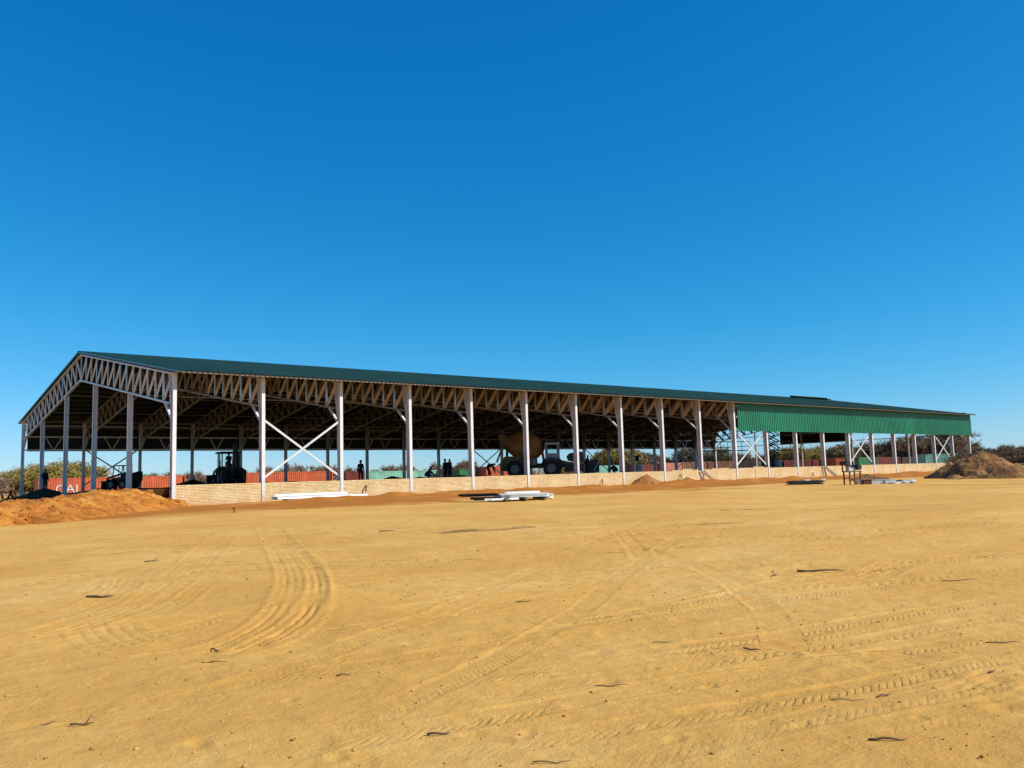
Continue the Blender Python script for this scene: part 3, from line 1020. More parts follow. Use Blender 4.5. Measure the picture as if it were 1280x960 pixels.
# long berm of orange soil in front of the open gable
def make_berm():
    foot = [Vector((-19.5, -22.0)), Vector((-14.2, -16.4)), Vector((-10.2, -13.0)), Vector((-7.3, -11.2)), (Vector((-2.75, -6.1))), Vector((-0.2, -2.2)), Vector((1.6, -0.6))]
    crest_h = [0.26, 0.36, 0.48, 0.56, 0.84, 0.80, 0.20]
    pts = []; hs = []
    for i in range(len(foot) - 1):
        p0, p1, p2, p3 = foot[max(i - 1, 0)], foot[i], foot[i + 1], foot[min(i + 2, len(foot) - 1)]
        for k in range(30):
            t = k / 30
            pts.append(0.5 * ((2 * p1) + (p2 - p0) * t + (2 * p0 - 5 * p1 + 4 * p2 - p3) * t * t + (3 * p1 - p0 - 3 * p2 + p3) * t ** 3))
            hs.append(crest_h[i] + (crest_h[i + 1] - crest_h[i]) * t)
    pts.append(foot[-1]); hs.append(crest_h[-1])
    W_, nt = 6.2, 64
    V = []
    for i, p in enumerate(pts):
        d = (pts[min(i + 1, len(pts) - 1)] - pts[max(i - 1, 0)]).normalized()
        nv = Vector((-d.y, d.x))
        if nv.y < 0: nv = -nv
        for k in range(nt):
            t = k / (nt - 1)
            V.append((p.x + nv.x * (t * W_ - 0.4), p.y + nv.y * (t * W_ - 0.4), t, hs[i]))
    V = np.array(V)
    x, y, t, h = V.T
    prof = np.clip(t / 0.42, 0, 1); prof = prof * prof * (3 - 2 * prof)
    back = np.clip((1 - t) / 0.42, 0, 1); back = back * back * (3 - 2 * back)
    g = np.array([terrain(a, b) for a, b in zip(x, y)])
    m = np.minimum(prof, back)
    z = g - 0.12 + m * (h + 0.10) * (1 + 0.22 * fbm(x / 2.4, y / 2.4, 3, 4)) + np.clip(m * 4, 0, 1) * (0.26 * fbm(x / 0.9, y / 0.9, 4, 8) + 0.13 * fbm(x / 0.25, y / 0.25, 3, 12))
    me = bpy.data.meshes.new('dirt_berm')
    n = nt
    f = [(i * n + k, (i + 1) * n + k, (i + 1) * n + k + 1, i * n + k + 1) for i in range(len(pts) - 1) for k in range(n - 1)]
    me.from_pydata(np.stack([x, y, z], 1).tolist(), [], f)
    bm = bmesh.new(); bm.from_mesh(me); bmesh.ops.recalc_face_normals(bm, faces=bm.faces); bm.to_mesh(me); bm.free()
    me.polygons.foreach_set('use_smooth', [True] * len(me.polygons))
    me.materials.append(M['orange_soil'])
    return tag(link('dirt_berm', me), 'long low berm of lumpy orange soil before the open gable end', 'soil berm')


make_berm()
heap('dirt_mound', 'big mound of dark brown soil at the far right end of the brick wall', (56.0, -18.6, 0.40), 4.1, 4.0, 2.15, 5, M['dark_soil'], rz=0.3, cat='soil mound', n=150, rough=0.10, sharp=0.85, clod=0.10)
q_ = spot(1296, 66)
heap('dirt_mound', 'long flatter brown soil mound running off the right picture edge', (q_.x, q_.y, 0.34), 6.4, 3.6, 1.45, 15, M['sandy_soil'], rz=-0.6, cat='soil mound', n=150, rough=0.25, clod=0.14)
heap('dirt_mound', 'low brown soil spill at the left foot of the big mound', (49.3, -12.6, 0.42), 2.6, 1.7, 0.62, 19, M['brown_soil'], rz=0.6, cat='soil mound', n=70)
def wall_heap(px, lx, ly, h, seed, label):
    p = at_height(px, 606, 0.6)
    d = FWD + RIGHT * ((px - 640) / FPX) - UP * (108 / FPX)
    x = CAM.x + d.x * ((-1.1 - CAM.y) / d.y)
    heap('soil_pile', label, (x, -1.1, 0.60), lx, ly, h, seed, M['red_soil'], cat='soil pile', n=60)
wall_heap(808, 1.9, 1.1, 0.95, 31, 'pointed red soil pile against the brick wall, left of two')
wall_heap(858, 1.9, 1.0, 0.62, 37, 'rounder low red soil pile against the brick wall, right of two')
p = spot(58, 70)
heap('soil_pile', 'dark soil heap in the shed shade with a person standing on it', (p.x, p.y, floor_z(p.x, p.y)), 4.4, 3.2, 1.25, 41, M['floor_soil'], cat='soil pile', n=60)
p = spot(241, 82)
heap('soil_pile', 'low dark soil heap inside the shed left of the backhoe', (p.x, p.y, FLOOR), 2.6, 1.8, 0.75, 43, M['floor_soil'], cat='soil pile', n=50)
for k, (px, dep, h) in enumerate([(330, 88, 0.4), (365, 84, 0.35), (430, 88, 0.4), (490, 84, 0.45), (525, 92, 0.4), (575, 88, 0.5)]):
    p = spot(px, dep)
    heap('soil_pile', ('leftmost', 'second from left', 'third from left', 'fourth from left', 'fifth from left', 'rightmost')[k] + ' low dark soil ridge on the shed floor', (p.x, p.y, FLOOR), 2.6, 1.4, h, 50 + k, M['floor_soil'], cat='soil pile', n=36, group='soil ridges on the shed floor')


# ------------------------------------------------------------------ containers
def cont_mesh(L):
    m = MB(); Wd, H = 2.44, 2.59
    pit = 0.278
    n = int((L - 0.3) / pit)
    pr = []
    for k in range(n):
        x = -L / 2 + 0.15 + k * pit
        pr += [(x, 0), (x + 0.07, 0), (x + 0.139, 0.045), (x + 0.209, 0.045)]
    pr.append((-L / 2 + 0.15 + n * pit, 0))
    for s in (-1, 1):
        b = len(m.v)
        for z in (0.16, H - 0.1):
            for x, h in pr:
                m.v.append((x, s * (Wd / 2 - 0.02 - h), z))
        c = len(pr)
        for i in range(c - 1):
            q = (b + i, b + i + 1, b + c + i + 1, b + c + i)
            m.f.append(q if s < 0 else q[::-1])
    m.box((-L / 2 + 0.07, 0, H / 2), (0.04, Wd - 0.1, H - 0.2))
    m.box((0, 0, H - 0.06), (L - 0.1, Wd - 0.1, 0.03))
    m.box((0, 0, 0.14), (L - 0.1, Wd - 0.1, 0.03))
    return m


def cont_frame(L):
    m = MB(); Wd, H = 2.44, 2.59
    for x in (-L / 2 + 0.08, L / 2 - 0.08):
        for y in (-Wd / 2 + 0.08, Wd / 2 - 0.08):
            m.box((x, y, H / 2), (0.16, 0.16, H))
        for z in (0.08, H - 0.06):
            m.box((x, 0, z), (0.12, Wd - 0.32, 0.12))
    for y in (-Wd / 2 + 0.05, Wd / 2 - 0.05):
        for z in (0.08, H - 0.06):
            m.box((0, y, z), (L - 0.32, 0.08, 0.12))
    return m


def door_leaf(L, s):
    m = MB()
    m.box((L / 2 - 0.05, s * 0.56, 1.3), (0.05, 1.06, 2.2))
    return m


def door_bars(L, s):
    m = MB()
    m.tube([(L / 2 + 0.0, s * 0.3, 0.2), (L / 2 + 0.0, s * 0.3, 2.45)], 0.02, 6); m.tube([(L / 2 + 0.0, s * 0.8, 0.2), (L / 2 + 0.0, s * 0.8, 2.45)], 0.02, 6)
    return m


cont_cache = {}


def container(px, depth, L, col, ang, label, z=0.4, text=None):
    """ang: turn of the long axis from square-on to the camera"""
    key = (L, col)
    if key not in cont_cache:
        c = col
        cm = mat('container_paint', c, 0.55, 0.0, 0.14, 0.8, col2=tuple(k * 0.66 for k in c))
        cont_cache[key] = (cont_mesh(L).mesh('body', cm, fix=False), cont_frame(L).mesh('frame', cm), [door_leaf(L, s).mesh('door', cm) for s in (-1, 1)], [door_bars(L, s).mesh('locking_bar', M['galv']) for s in (-1, 1)])
    b, f, dl, db = cont_cache[key]
    p = spot(px, depth, z)
    t = thing('shipping_container', label, 'container', p, -YAW + ang)
    link('body', b, t); link('frame', f, t)
    for k in (0, 1):
        d = link('door', dl[k], t); link('locking_bar', db[k], d)
    if text:
        cu = bpy.data.curves.new('lettering', 'FONT'); cu.body = text; cu.size = 1.30; cu.extrude = 0.004; cu.align_x = 'CENTER'
        tmp = bpy.data.objects.new('tmp', cu); COL.objects.link(tmp)
        dg = bpy.context.evaluated_depsgraph_get()
        me = bpy.data.meshes.new_from_object(tmp.evaluated_get(dg)); bpy.data.objects.remove(tmp)
        me.materials.clear(); me.materials.append(M['whitep'])
        for v in me.vertices:
            v.co.x *= 1.15
        link('lettering', me, t, (-L / 2 + 2.9, -1.235, 0.95), (R(90), 0, 0))
    return t


ORANGE = (0.52, 0.115, 0.045); TEAL = (0.22, 0.50, 0.42); DRED = (0.20, 0.045, 0.032); GREEN = (0.035, 0.19, 0.07); BROWN = (0.25, 0.12, 0.07); PINK = (0.50, 0.20, 0.14)
P_ = YAW
container(118, 100, 12.19, ORANGE, P_, 'long orange container with white CAI letters seen through the gable end', 0.3, 'CAI')
container(196, 103, 6.06, ORANGE, P_, 'short orange container just left of the near corner column', 0.3)
container(355, 106, 12.19, ORANGE, P_, 'plain orange container behind the shed between backhoe and standing person', 0.35)
container(440, 114, 6.06, DRED, P_ + 1.2, 'dark red container end beside the pale teal container', 0.3)
container(496, 118, 12.19, TEAL, P_, 'pale teal container left of the two standing people', 0.2)
container(574, 124, 6.06, GREEN, P_ + 1.35, 'green container end behind the two standing people', 0.2)
container(590, 130, 6.06, DRED, P_ + 1.2, 'dark red container just right of the green container end', 0.2)
container(622, 124, 6.06, ORANGE, P_, 'orange container behind the bending person left of the mixer', 0.5)
container(754, 140, 6.06, TEAL, P_, 'pale teal container seen right of the mixer bucket', 0.3)
container(800, 146, 6.06, DRED, P_, 'dark red container behind the white barrel', 0.3)
container(834, 150, 6.06, PINK, P_, 'faded pink orange container behind the far corner bracing', 0.5)
container(864, 154, 6.06, BROWN, P_ - .3, 'brown container left of the far corner column', 0.6)
container(896, 156, 6.06, BROWN, P_ - .4, 'brown container under the scaffold beside an open dark one', 0.6)
container(926, 160, 6.06, (0.05, 0.035, 0.03), P_ - .4, 'nearly black container right of the brown ones under the scaffold', 0.5)
container(992, 144, 6.06, DRED, P_ - .5, 'dark red container right of the scissor lift', 0.3)
container(1022, 152, 6.06, (0.26, 0.05, 0.04), P_ - .4, 'red container between two shed columns left of the orange one', 0.3)
container(1043, 146, 6.06, ORANGE, P_ + 1.0, 'orange container end seen under the green sheeting', 0.45)
container(1058, 158, 6.06, (0.035, 0.03, 0.028), P_, 'black container right of the orange container end', 0.35)
container(1077, 142, 6.06, GREEN, P_, 'dark green container under the green sheeting', 0.4)
container(1104, 150, 6.06, DRED, P_ - .2, 'dark red container between columns right of the green container', 0.4)
container(1130, 158, 6.06, (0.06, 0.05, 0.03), P_, 'dark olive container left of the right hand teal one', 0.35)
container(1174, 134, 6.06, TEAL, P_ - .55, 'bright teal container behind the right end of the shed', 0.5)


# ------------------------------------------------------------------ trees
def tree_meshes(seed, h, spread, leaf, kind):
    rnd = random.Random(seed)
    tr, cr = MB(), MB()

    def leafquad(p, s):
        a = Vector((rnd.gauss(0, 1), rnd.gauss(0, 1), rnd.gauss(0, 1))).normalized()
        b = a.cross(Vector((rnd.gauss(0, 1), rnd.gauss(0, 1), rnd.gauss(0, 1)))).normalized()
        cr.add([p - a * s - b * s * 0.5, p + a * s - b * s * 0.5, p + a * s + b * s * 0.5, p - a * s + b * s * 0.5], [(0, 1, 2, 3)])

    def twig(p, d, L):
        q = p + d * L
        w = d.cross(Vector((rnd.gauss(0, 1), rnd.gauss(0, 1), rnd.gauss(0, 1)))).normalized() * (0.018 + 0.014 * rnd.random())
        cr.add([p - w, p + w, q + w * 0.4, q - w * 0.4], [(0, 1, 2, 3)])
        return q

    def grow(p, d, L, r, lev):
        bend = Vector((rnd.gauss(0, 1), rnd.gauss(0, 1), rnd.gauss(0, 0.6))) * 0.16
        m = p + d * L * 0.5 + bend * L * 0.4
        q = p + (d + bend * 0.6).normalized() * L
        if lev < 3:
            tr.tube([p, m, q], [r, r * 0.8, r * 0.6], 5, cap=False)
        else:
            cr.tube([p, q], [r, r * 0.5], 3, cap=False)
        if lev >= 4:
            n = 24 if kind == 'bare' else 5
            for _ in range(n):
                dd = (d + Vector((rnd.gauss(0, 1), rnd.gauss(0, 1), rnd.gauss(0.15, 0.9))) * 0.8).normalized()
                e = twig(p + (q - p) * rnd.random(), dd, L * rnd.uniform(0.5, 1.1))
                for _ in range(leaf):
                    leafquad(e + Vector((rnd.gauss(0, 1), rnd.gauss(0, 1), rnd.gauss(0, 1))) * L * 0.32, rnd.uniform(0.04, 0.085))
            return
        for _ in range(3 if lev > 0 else 4):
            dd = (d * 0.75 + Vector((rnd.gauss(0, spread), rnd.gauss(0, spread), rnd.gauss(0.12, 0.35)))).normalized()
            grow(p + (q - p) * rnd.uniform(0.6, 1.0), dd, L * rnd.uniform(0.62, 0.85), r * 0.55, lev + 1)

    for s in range(rnd.choice((2, 3))):
        a = rnd.uniform(0, 6.28)
        grow(Vector((0.2 * math.cos(a), 0.2 * math.sin(a), -0.1)), Vector((0.45 * math.cos(a), 0.45 * math.sin(a), 1)).normalized(), h * 0.30, 0.035 * h, 0)
    z = max(v[2] for v in cr.v); k = h / z
    for b in (tr, cr):
        b.v = [(x * k, y * k, w * k) for x, y, w in b.v]
    return tr, cr


def tree_kind(name, seeds, h, spread, leaf, kind, material):
    out = []
    for s in seeds:
        tr, cr = tree_meshes(s, h, spread, leaf, kind)
        out.append((name, tr.mesh('trunk', M['bark'], True, fix=False), cr.mesh('crown', material, fix=False)))
    return out


BARE = tree_kind('bare_tree', (1, 2, 3), 4.6, 0.62, 0, 'bare', M['leaf_dry'])
OLIVE = tree_kind('olive_tree', (11, 12), 5.2, 0.60, 7, 'leafy', M['leaf_olive'])
DARKT = tree_kind('green_tree', (21, 22), 4.8, 0.62, 6, 'leafy', M['leaf_dark'])
trnd = random.Random(99)


def put_tree(kinds, px, depth, s, label, group, z=0.4):
    nm, t, c = kinds[trnd.randrange(len(kinds))]
    p = spot(px, depth, z)
    r = thing(nm, label, 'tree', p, trnd.uniform(0, 6.28), group)
    r.scale = (s * trnd.uniform(0.95, 1.3), s * trnd.uniform(0.95, 1.3), s)
    link('trunk', t, r); link('crown', c, r)
    return r


ORD = ('leftmost', 'second from left', 'third from left', 'fourth from left', 'fifth from left', 'sixth from left', 'seventh from left', 'eighth from left', 'ninth from left')


for k, (px, dep, s) in enumerate(((22, 118, 0.92), (45, 122, 1.05), (68, 120, 1.1), (92, 124, 1.12), (108, 128, 0.85))):
    put_tree(OLIVE, px, dep, s, ORD[k] + ' of the yellow green leafy trees behind the left gable', 'leafy trees behind the left gable')
for k, (px, dep, s) in enumerate(((-30, 115, 0.9), (-10, 112, 0.75), (6, 118, 0.8))):
    put_tree(BARE, px, dep, s, ORD[k] + ' of the dry brown bushes at the left picture edge', 'dry bushes at the left edge')
put_tree(DARKT, 186, 122, 0.72, 'dull green tree just above the orange container right of the skid loader', None)
for px, dep, s in ((205, 130, 0.7), (228, 122, 0.75), (255, 126, 0.78), (275, 130, 0.72), (322, 128, 0.86), (345, 134, 0.8), (376, 130, 0.98), (394, 132, 0.9), (418, 134, 0.85), (436, 136, 0.85), (455, 140, 0.7), (498, 140, 0.85), (520, 146, 0.9), (556, 140, 0.9), (570, 144, 1.0), (583, 148, 0.85), (600, 150, 0.8), (622, 152, 0.85), (642, 156, 0.85)):
    put_tree(BARE, px, dep, s, 'bare brown bush behind the long far side of the shed', 'bare bushes behind the far side')
put_tree(DARKT, 478, 138, 0.72, 'small green tree behind the pale teal container near the shed middle', None)
put_tree(OLIVE, 768, 150, 1.25, 'yellow green tree seen between columns right of the mixer', None, 0.5)
for k, (px, dep, s) in enumerate(((700, 158, 0.8), (725, 160, 0.9), (748, 160, 0.85), (790, 158, 1.25), (812, 162, 1.1), (835, 165, 1.0), (915, 172, 1.1), (938, 170, 1.0), (955, 174, 1.1))):
    put_tree(BARE, px, dep, s, ORD[k] + ' of the bare bushes behind the far right corner', 'bare bushes behind the far corner')
for k, (px, dep, s) in enumerate(((860, 164, 1.35), (876, 168, 1.4), (895, 172, 1.3))):
    put_tree(DARKT, px, dep, s, ORD[k] + ' of the dark bushy trees above the brown containers', 'dark trees above the brown containers')
for k, (px, dep, s) in enumerate(((980, 172, 1.15), (998, 168, 1.2), (1020, 172, 1.2), (1038, 176, 1.15))):
    put_tree(OLIVE, px, dep, s * 0.95, ORD[k] + ' of the olive trees behind the red containers under the sheeting', 'trees behind the red containers')
for k, (px, dep, s) in enumerate(((1058, 168, 1.35), (1074, 172, 1.45))):
    put_tree(DARKT, px, dep, s, ('left', 'right')[k] + ' of the two dark trees above the green container', 'dark trees above the green container')
for k, (px, dep, s) in enumerate(((1092, 172, 1.25), (1108, 176, 1.3), (1126, 172, 1.3), (1140, 176, 1.4), (1154, 160, 1.6), (1166, 165, 1.85), (1180, 160, 1.6), (1194, 164, 0.95))):
    put_tree(BARE, px, dep, s, ORD[k] + ' of the bare brown trees behind the right shed end', 'bare trees behind the right end')
for k in range(16):
    px = 1204 + k * 6.6
    put_tree(BARE if k % 4 else DARKT, px, 118 + 14 * trnd.random(), trnd.uniform(0.62, 0.86), 'dry bush in the dense thicket right of the shed', 'thicket right of the shed', 0.45)
for k in range(10):
    px = 1200 + k * 10
    put_tree(BARE, px, 100 + 8 * trnd.random(), trnd.uniform(0.40, 0.58), 'low dry bush at the front of the thicket right of the shed', 'front of the thicket', 0.45)


def far_bush():
    """one continuous far belt of scrub closing the horizon"""
    rng = np.random.default_rng(3)
    N = 42000
    px = rng.uniform(-120, 1420, N); dep = rng.uniform(185, 240, N)
    d0 = np.array([FWD.x, FWD.y]); r0 = np.array([RIGHT.x, RIGHT.y])
    P = np.array([CAM.x, CAM.y]) + dep[:, None] * (d0 + np.outer((px - 640) / FPX, r0))
    top = 1.9 + 2.2 * np.clip(fbm(px / 26, dep / 26, 4, 6) + 0.45, 0, 1.2)
    z = 0.3 + top * rng.uniform(0, 1, N) ** 0.8
    c = np.column_stack([P, z])
    a = rng.normal(size=(N, 3)); a /= np.linalg.norm(a, axis=1)[:, None]
    b = np.cross(a, rng.normal(size=(N, 3))); b /= np.linalg.norm(b, axis=1)[:, None]
    s = rng.uniform(0.10, 0.30, N)[:, None]
    v = np.stack([c - a * s - b * s * .4, c + a * s - b * s * .4, c + a * s + b * s * .4, c - a * s + b * s * .4], 1).reshape(-1, 3)
    me = bpy.data.meshes.new('scrub_belt')
    me.from_pydata(v.tolist(), [], np.arange(4 * N).reshape(-1, 4).tolist())
    me.materials.append(M['leaf_dry'])
    return tag(link('scrub_belt', me), 'continuous far belt of dry brown scrub along the horizon', 'scrub', kind='stuff')


far_bush()


# ------------------------------------------------------------------ people
POSES = {
    # joint: (x right, y forward, z up)
    'stand': dict(pel=(0, 0, .95), chest=(0, 0, 1.30), neck=(0, .01, 1.48), hd0=(0, .03, 1.56), hd1=(0, .045, 1.65), hd2=(0, .03, 1.74),
                  sl=(-.18, 0, 1.42), el=(-.24, -.03, 1.14), wl=(-.23, .10, .90), hl=(-.22, .14, .82),
                  sr=(.18, 0, 1.42), er=(.24, -.03, 1.14), wr=(.22, .10, .90), hr=(.21, .14, .82),
                  pl=(-.09, 0, .90), kl=(-.11, .03, .50), al=(-.12, -.02, .09), tl=(-.14, .17, .04),
                  pr=(.09, 0, .90), kr=(.11, .03, .50), ar=(.12, -.02, .09), tr=(.14, .17, .04)),
    'bend': dict(pel=(0, -.12, .90), chest=(0, .22, 1.08), neck=(0, .40, 1.13), hd0=(0, .47, 1.13), hd1=(0, .55, 1.12), hd2=(0, .62, 1.12),
                 sl=(-.18, .34, 1.08), el=(-.22, .42, .80), wl=(-.16, .50, .56), hl=(-.14, .53, .48),
                 sr=(.18, .34, 1.08), er=(.22, .42, .80), wr=(.16, .50, .56), hr=(.14, .53, .48),
                 pl=(-.09, -.10, .86), kl=(-.15, .06, .48), al=(-.17, -.08, .09), tl=(-.19, .11, .04),
                 pr=(.09, -.10, .86), kr=(.15, .10, .48), ar=(.17, .12, .09), tr=(.19, .31, .04)),
    'crouch': dict(pel=(0, -.22, .36), chest=(0, .06, .66), neck=(0, .18, .80), hd0=(0, .22, .86), hd1=(0, .26, .94), hd2=(0, .28, 1.02),
                   sl=(-.18, .14, .74), el=(-.24, .32, .56), wl=(-.14, .50, .46), hl=(-.11, .57, .42),
                   sr=(.18, .14, .74), er=(.24, .32, .56), wr=(.14, .50, .46), hr=(.11, .57, .42),
                   pl=(-.10, -.18, .36), kl=(-.20, .22, .50), al=(-.16, -.02, .09), tl=(-.18, .17, .04),
                   pr=(.10, -.18, .36), kr=(.20, .22, .50), ar=(.16, -.02, .09), tr=(.18, .17, .04)),
    'sit': dict(pel=(0, 0, .12), chest=(0, .02, .46), neck=(0, .03, .64), hd0=(0, .05, .72), hd1=(0, .065, .81), hd2=(0, .05, .90),
                sl=(-.18, .02, .58), el=(-.22, .14, .33), wl=(-.16, .36, .34), hl=(-.14, .44, .36),
                sr=(.18, .02, .58), er=(.22, .14, .33), wr=(.16, .36, .34), hr=(.14, .44, .36),
                pl=(-.09, .04, .10), kl=(-.13, .44, .12), al=(-.13, .46, -.30), tl=(-.14, .64, -.34),
                pr=(.09, .04, .10), kr=(.13, .44, .12), ar=(.13, .46, -.30), tr=(.14, .64, -.34)),
}
RAD = dict(pel=.145, chest=.155, neck=.06, hd0=.085, hd1=.102, hd2=.075, s=.075, e=.047, w=.034, h=.040, p=.095, k=.062, a=.046, t=.038)
EDGES = [('pel', 'chest'), ('chest', 'neck'), ('neck', 'hd0'), ('hd0', 'hd1'), ('hd1', 'hd2')]
for s in 'lr':
    EDGES += [('chest', 's' + s), ('s' + s, 'e' + s), ('e' + s, 'w' + s), ('w' + s, 'h' + s), ('pel', 'p' + s), ('p' + s, 'k' + s), ('k' + s, 'a' + s), ('a' + s, 't' + s)]


def rad_of(j):
    return RAD[j] if j in RAD else RAD[j[0]]


def skin_mesh(P, joints, grow, name, material):
    ed = [(a, b) for a, b in EDGES if a in joints and b in joints]
    me = bpy.data.meshes.new(name)
    me.from_pydata([P[j] for j in joints], [(joints.index(a), joints.index(b)) for a, b in ed], [])
    o = bpy.data.objects.new('tmp', me); COL.objects.link(o)
    o.modifiers.new('skin', 'SKIN'); sv = me.skin_vertices[0].data
    for i, j in enumerate(joints):
        r = rad_of(j) + grow
        sv[i].radius = (r, r); sv[i].use_root = (j == 'pel')
    ss = o.modifiers.new('sub', 'SUBSURF'); ss.levels = 2; ss.render_levels = 2
    dg = bpy.context.evaluated_depsgraph_get()
    out = bpy.data.meshes.new_from_object(o.evaluated_get(dg))
    bpy.data.objects.remove(o)
    out.name = name; out.materials.clear(); out.materials.append(material)
    out.polygons.foreach_set('use_smooth', [True] * len(out.polygons))
    return out


pose_cache = {}


def person(pose, loc, rz, label, cloth='cloth_dark', hat=None, z=0):
    if pose not in pose_cache:
        P = POSES[pose]; J = list(P)
        body = skin_mesh(P, J, 0.0, 'body', M['skin'])
        # fingers and thumb rooted in each palm, nose and ears on the head
        bm = bmesh.new(); bm.from_mesh(body)
        m = MB()
        for s, sg in (('l', -1), ('r', 1)):
            w, h = Vector(P['w' + s]), Vector(P['h' + s]); d = (h - w).normalized()
            side = d.cross(Vector((1, 0, 0))); side.normalize()
            for k, ln in ((-1.5, .062), (-.5, .075), (.5, .078), (1.5, .068)):
                a = h + side * k * .018; b = a + d * ln * .6; c = b + (d + Vector((-sg * .5, 0, 0))).normalized() * ln * .5
                m.tube([a, b, c], [.010, .009, .007], 5)
            a = w + d * .03 + side * -.03
            m.tube([a, a + (d - side).normalized() * .045, a + (d * 1.6 - side).normalized() * .085], [.012, .010, .008], 5)
        hc = Vector(P['hd1']); up = (Vector(P['hd2']) - Vector(P['hd0'])).normalized(); fw = Vector((1, 0, 0)).cross(up) * -1
        if fw.y < 0 and pose != 'bend': fw = -fw
        m.tube([hc + fw * .085, hc + fw * .125 - up * .02], [.012, .016], 5)
        for sg in (-1, 1):
            m.tube([hc + Vector((sg * .09, 0, 0)), hc + Vector((sg * .115, -.01, .005))], [.028, .022], 6)
        base = len(bm.verts)
        vs = [bm.verts.new(v) for v in m.v]
        for f in m.f:
            bm.faces.new([vs[i] for i in f])
        bm.to_mesh(body); bm.free()
        pose_cache[pose] = body
    P = POSES[pose]
    t = link('person', pose_cache[pose], None, loc, (0, 0, rz)); tag(t, label, 'person')
    J = [j for j in P if j not in ('hd0', 'hd1', 'hd2', 'hl', 'hr', 'tl', 'tr', 'neck')]
    key = (pose, cloth)
    if key not in pose_cache:
        pose_cache[key] = skin_mesh(P, J, 0.018, 'overalls', M[cloth])
        Pf = {j: P[j] for j in P}
        m = MB()
        for s in 'lr':
            a, b = Vector(P['a' + s]), Vector(P['t' + s])
            m.tube([a + (a - b).normalized() * .06 - Vector((0, 0, .02)), a - Vector((0, 0, .02)), b, b + (b - a).normalized() * .05], [.045, .062, .05, .03], 8)
        pose_cache[key + ('b',)] = m.mesh('boots', M['hat_black'], True)
    link('overalls', pose_cache[key], t); link('boots', pose_cache[key + ('b',)], t)
    if hat:
        hc = Vector(P['hd2']); up = (Vector(P['hd2']) - Vector(P['hd0'])).normalized()
        m = MB().tube([hc - up * .05, hc, hc + up * .05, hc + up * .075], [.118, .112, .075, .02], 12)
        fw = Vector((0, 1, 0))
        m.tube([hc - up * .055 + fw * .02, hc - up * .045 + fw * .02], [.14, .135], 12)
        m.build('hat', M[hat], t, True)
    return t


def stand_on_floor(px, depth):
    p = spot(px, depth); return Vector((p.x, p.y, floor_z(p.x, p.y)))


FACE_CAM = math.pi - YAW
p = spot(56, 70)
person('stand', (p.x, p.y, floor_z(p.x, p.y) + 1.02), FACE_CAM + 1.2, 'person in dark clothes standing on the dark heap inside the left gable')
person('stand', stand_on_floor(451, 72), FACE_CAM + 0.3, 'person in dark clothes standing alone near the middle left of the shed', hat='hat_black')
person('stand', stand_on_floor(557, 74), FACE_CAM - 0.6, 'person in dark clothes, left of the two standing side by side', hat='hat_black')
person('stand', stand_on_floor(562, 72), FACE_CAM + 0.8, 'person in dark clothes, right of the two standing side by side')
person('crouch', stand_on_floor(535, 70), -YAW - 1.2, 'person crouching over pale bags left of the standing pair', 'cloth_blue', 'hat_black')
person('bend', stand_on_floor(611, 72), -YAW - 1.4, 'person bending down at the left end of the mixer', 'cloth_dark')
person('stand', stand_on_floor(735, 74), -YAW - 1.8, 'person in dark clothes working beside a dark box right of the mixer', 'cloth_dark')
person('crouch', stand_on_floor(769, 78), -YAW + 1.2, 'person crouching next to a column right of the mixer', 'cloth_dark')
person('stand', stand_on_floor(967.5, 94), FACE_CAM, 'person with an orange hard hat by the foot of the scissor lift', 'cloth_grey', 'hat_orange')


# ------------------------------------------------------------------ machines
def wheel(parent, x, y, r, w, tyre='rubber', rim='grey'):
    s = 1 if y > 0 else -1
    prof = [(r * .55, -w / 2), (r * .9, -w / 2), (r, -w / 2 + .05), (r, w / 2 - .05), (r * .9, w / 2), (r * .55, w / 2)]
    m = MB(); n = 20
    for rr, o in prof:
        for k in range(n):
            a = 2 * math.pi * k / n
            m.v.append((rr * math.cos(a), o, rr * math.sin(a)))
    for i in range(len(prof)):
        i2 = (i + 1) % len(prof)
        for k in range(n):
            k2 = (k + 1) % n
            m.f.append((i * n + k, i * n + k2, i2 * n + k2, i2 * n + k))
    for k in range(n):
        a = 2 * math.pi * (k + .5) / n
        rot = Matrix.Rotation(-a, 3, 'Y')
        m.box((r * 1.015 * math.cos(a), 0, r * 1.015 * math.sin(a)), (.05, w * .92, .07), rot)
    t = m.build('wheel', M[tyre], parent, loc=(x, y, r))
    rm = MB().tube([(0, -w * .32, 0), (0, -w * .1, 0), (0, w * .1, 0), (0, w * .32, 0)], [r * .56, r * .4, r * .4, r * .56], 16)
    rm.tube([(0, -w * .4, 0), (0, w * .4, 0)], r * .16, 10)
    rm.build('rim', M[rim], t)
    return t


def place(name, label, cat, px, depth, heading, z=None):
    p = spot(px, depth)
    return thing(name, label, cat, (p.x, p.y, floor_z(p.x, p.y) if z is None else z), heading)


IMG_R = -YAW            # heading that points to the right of the picture

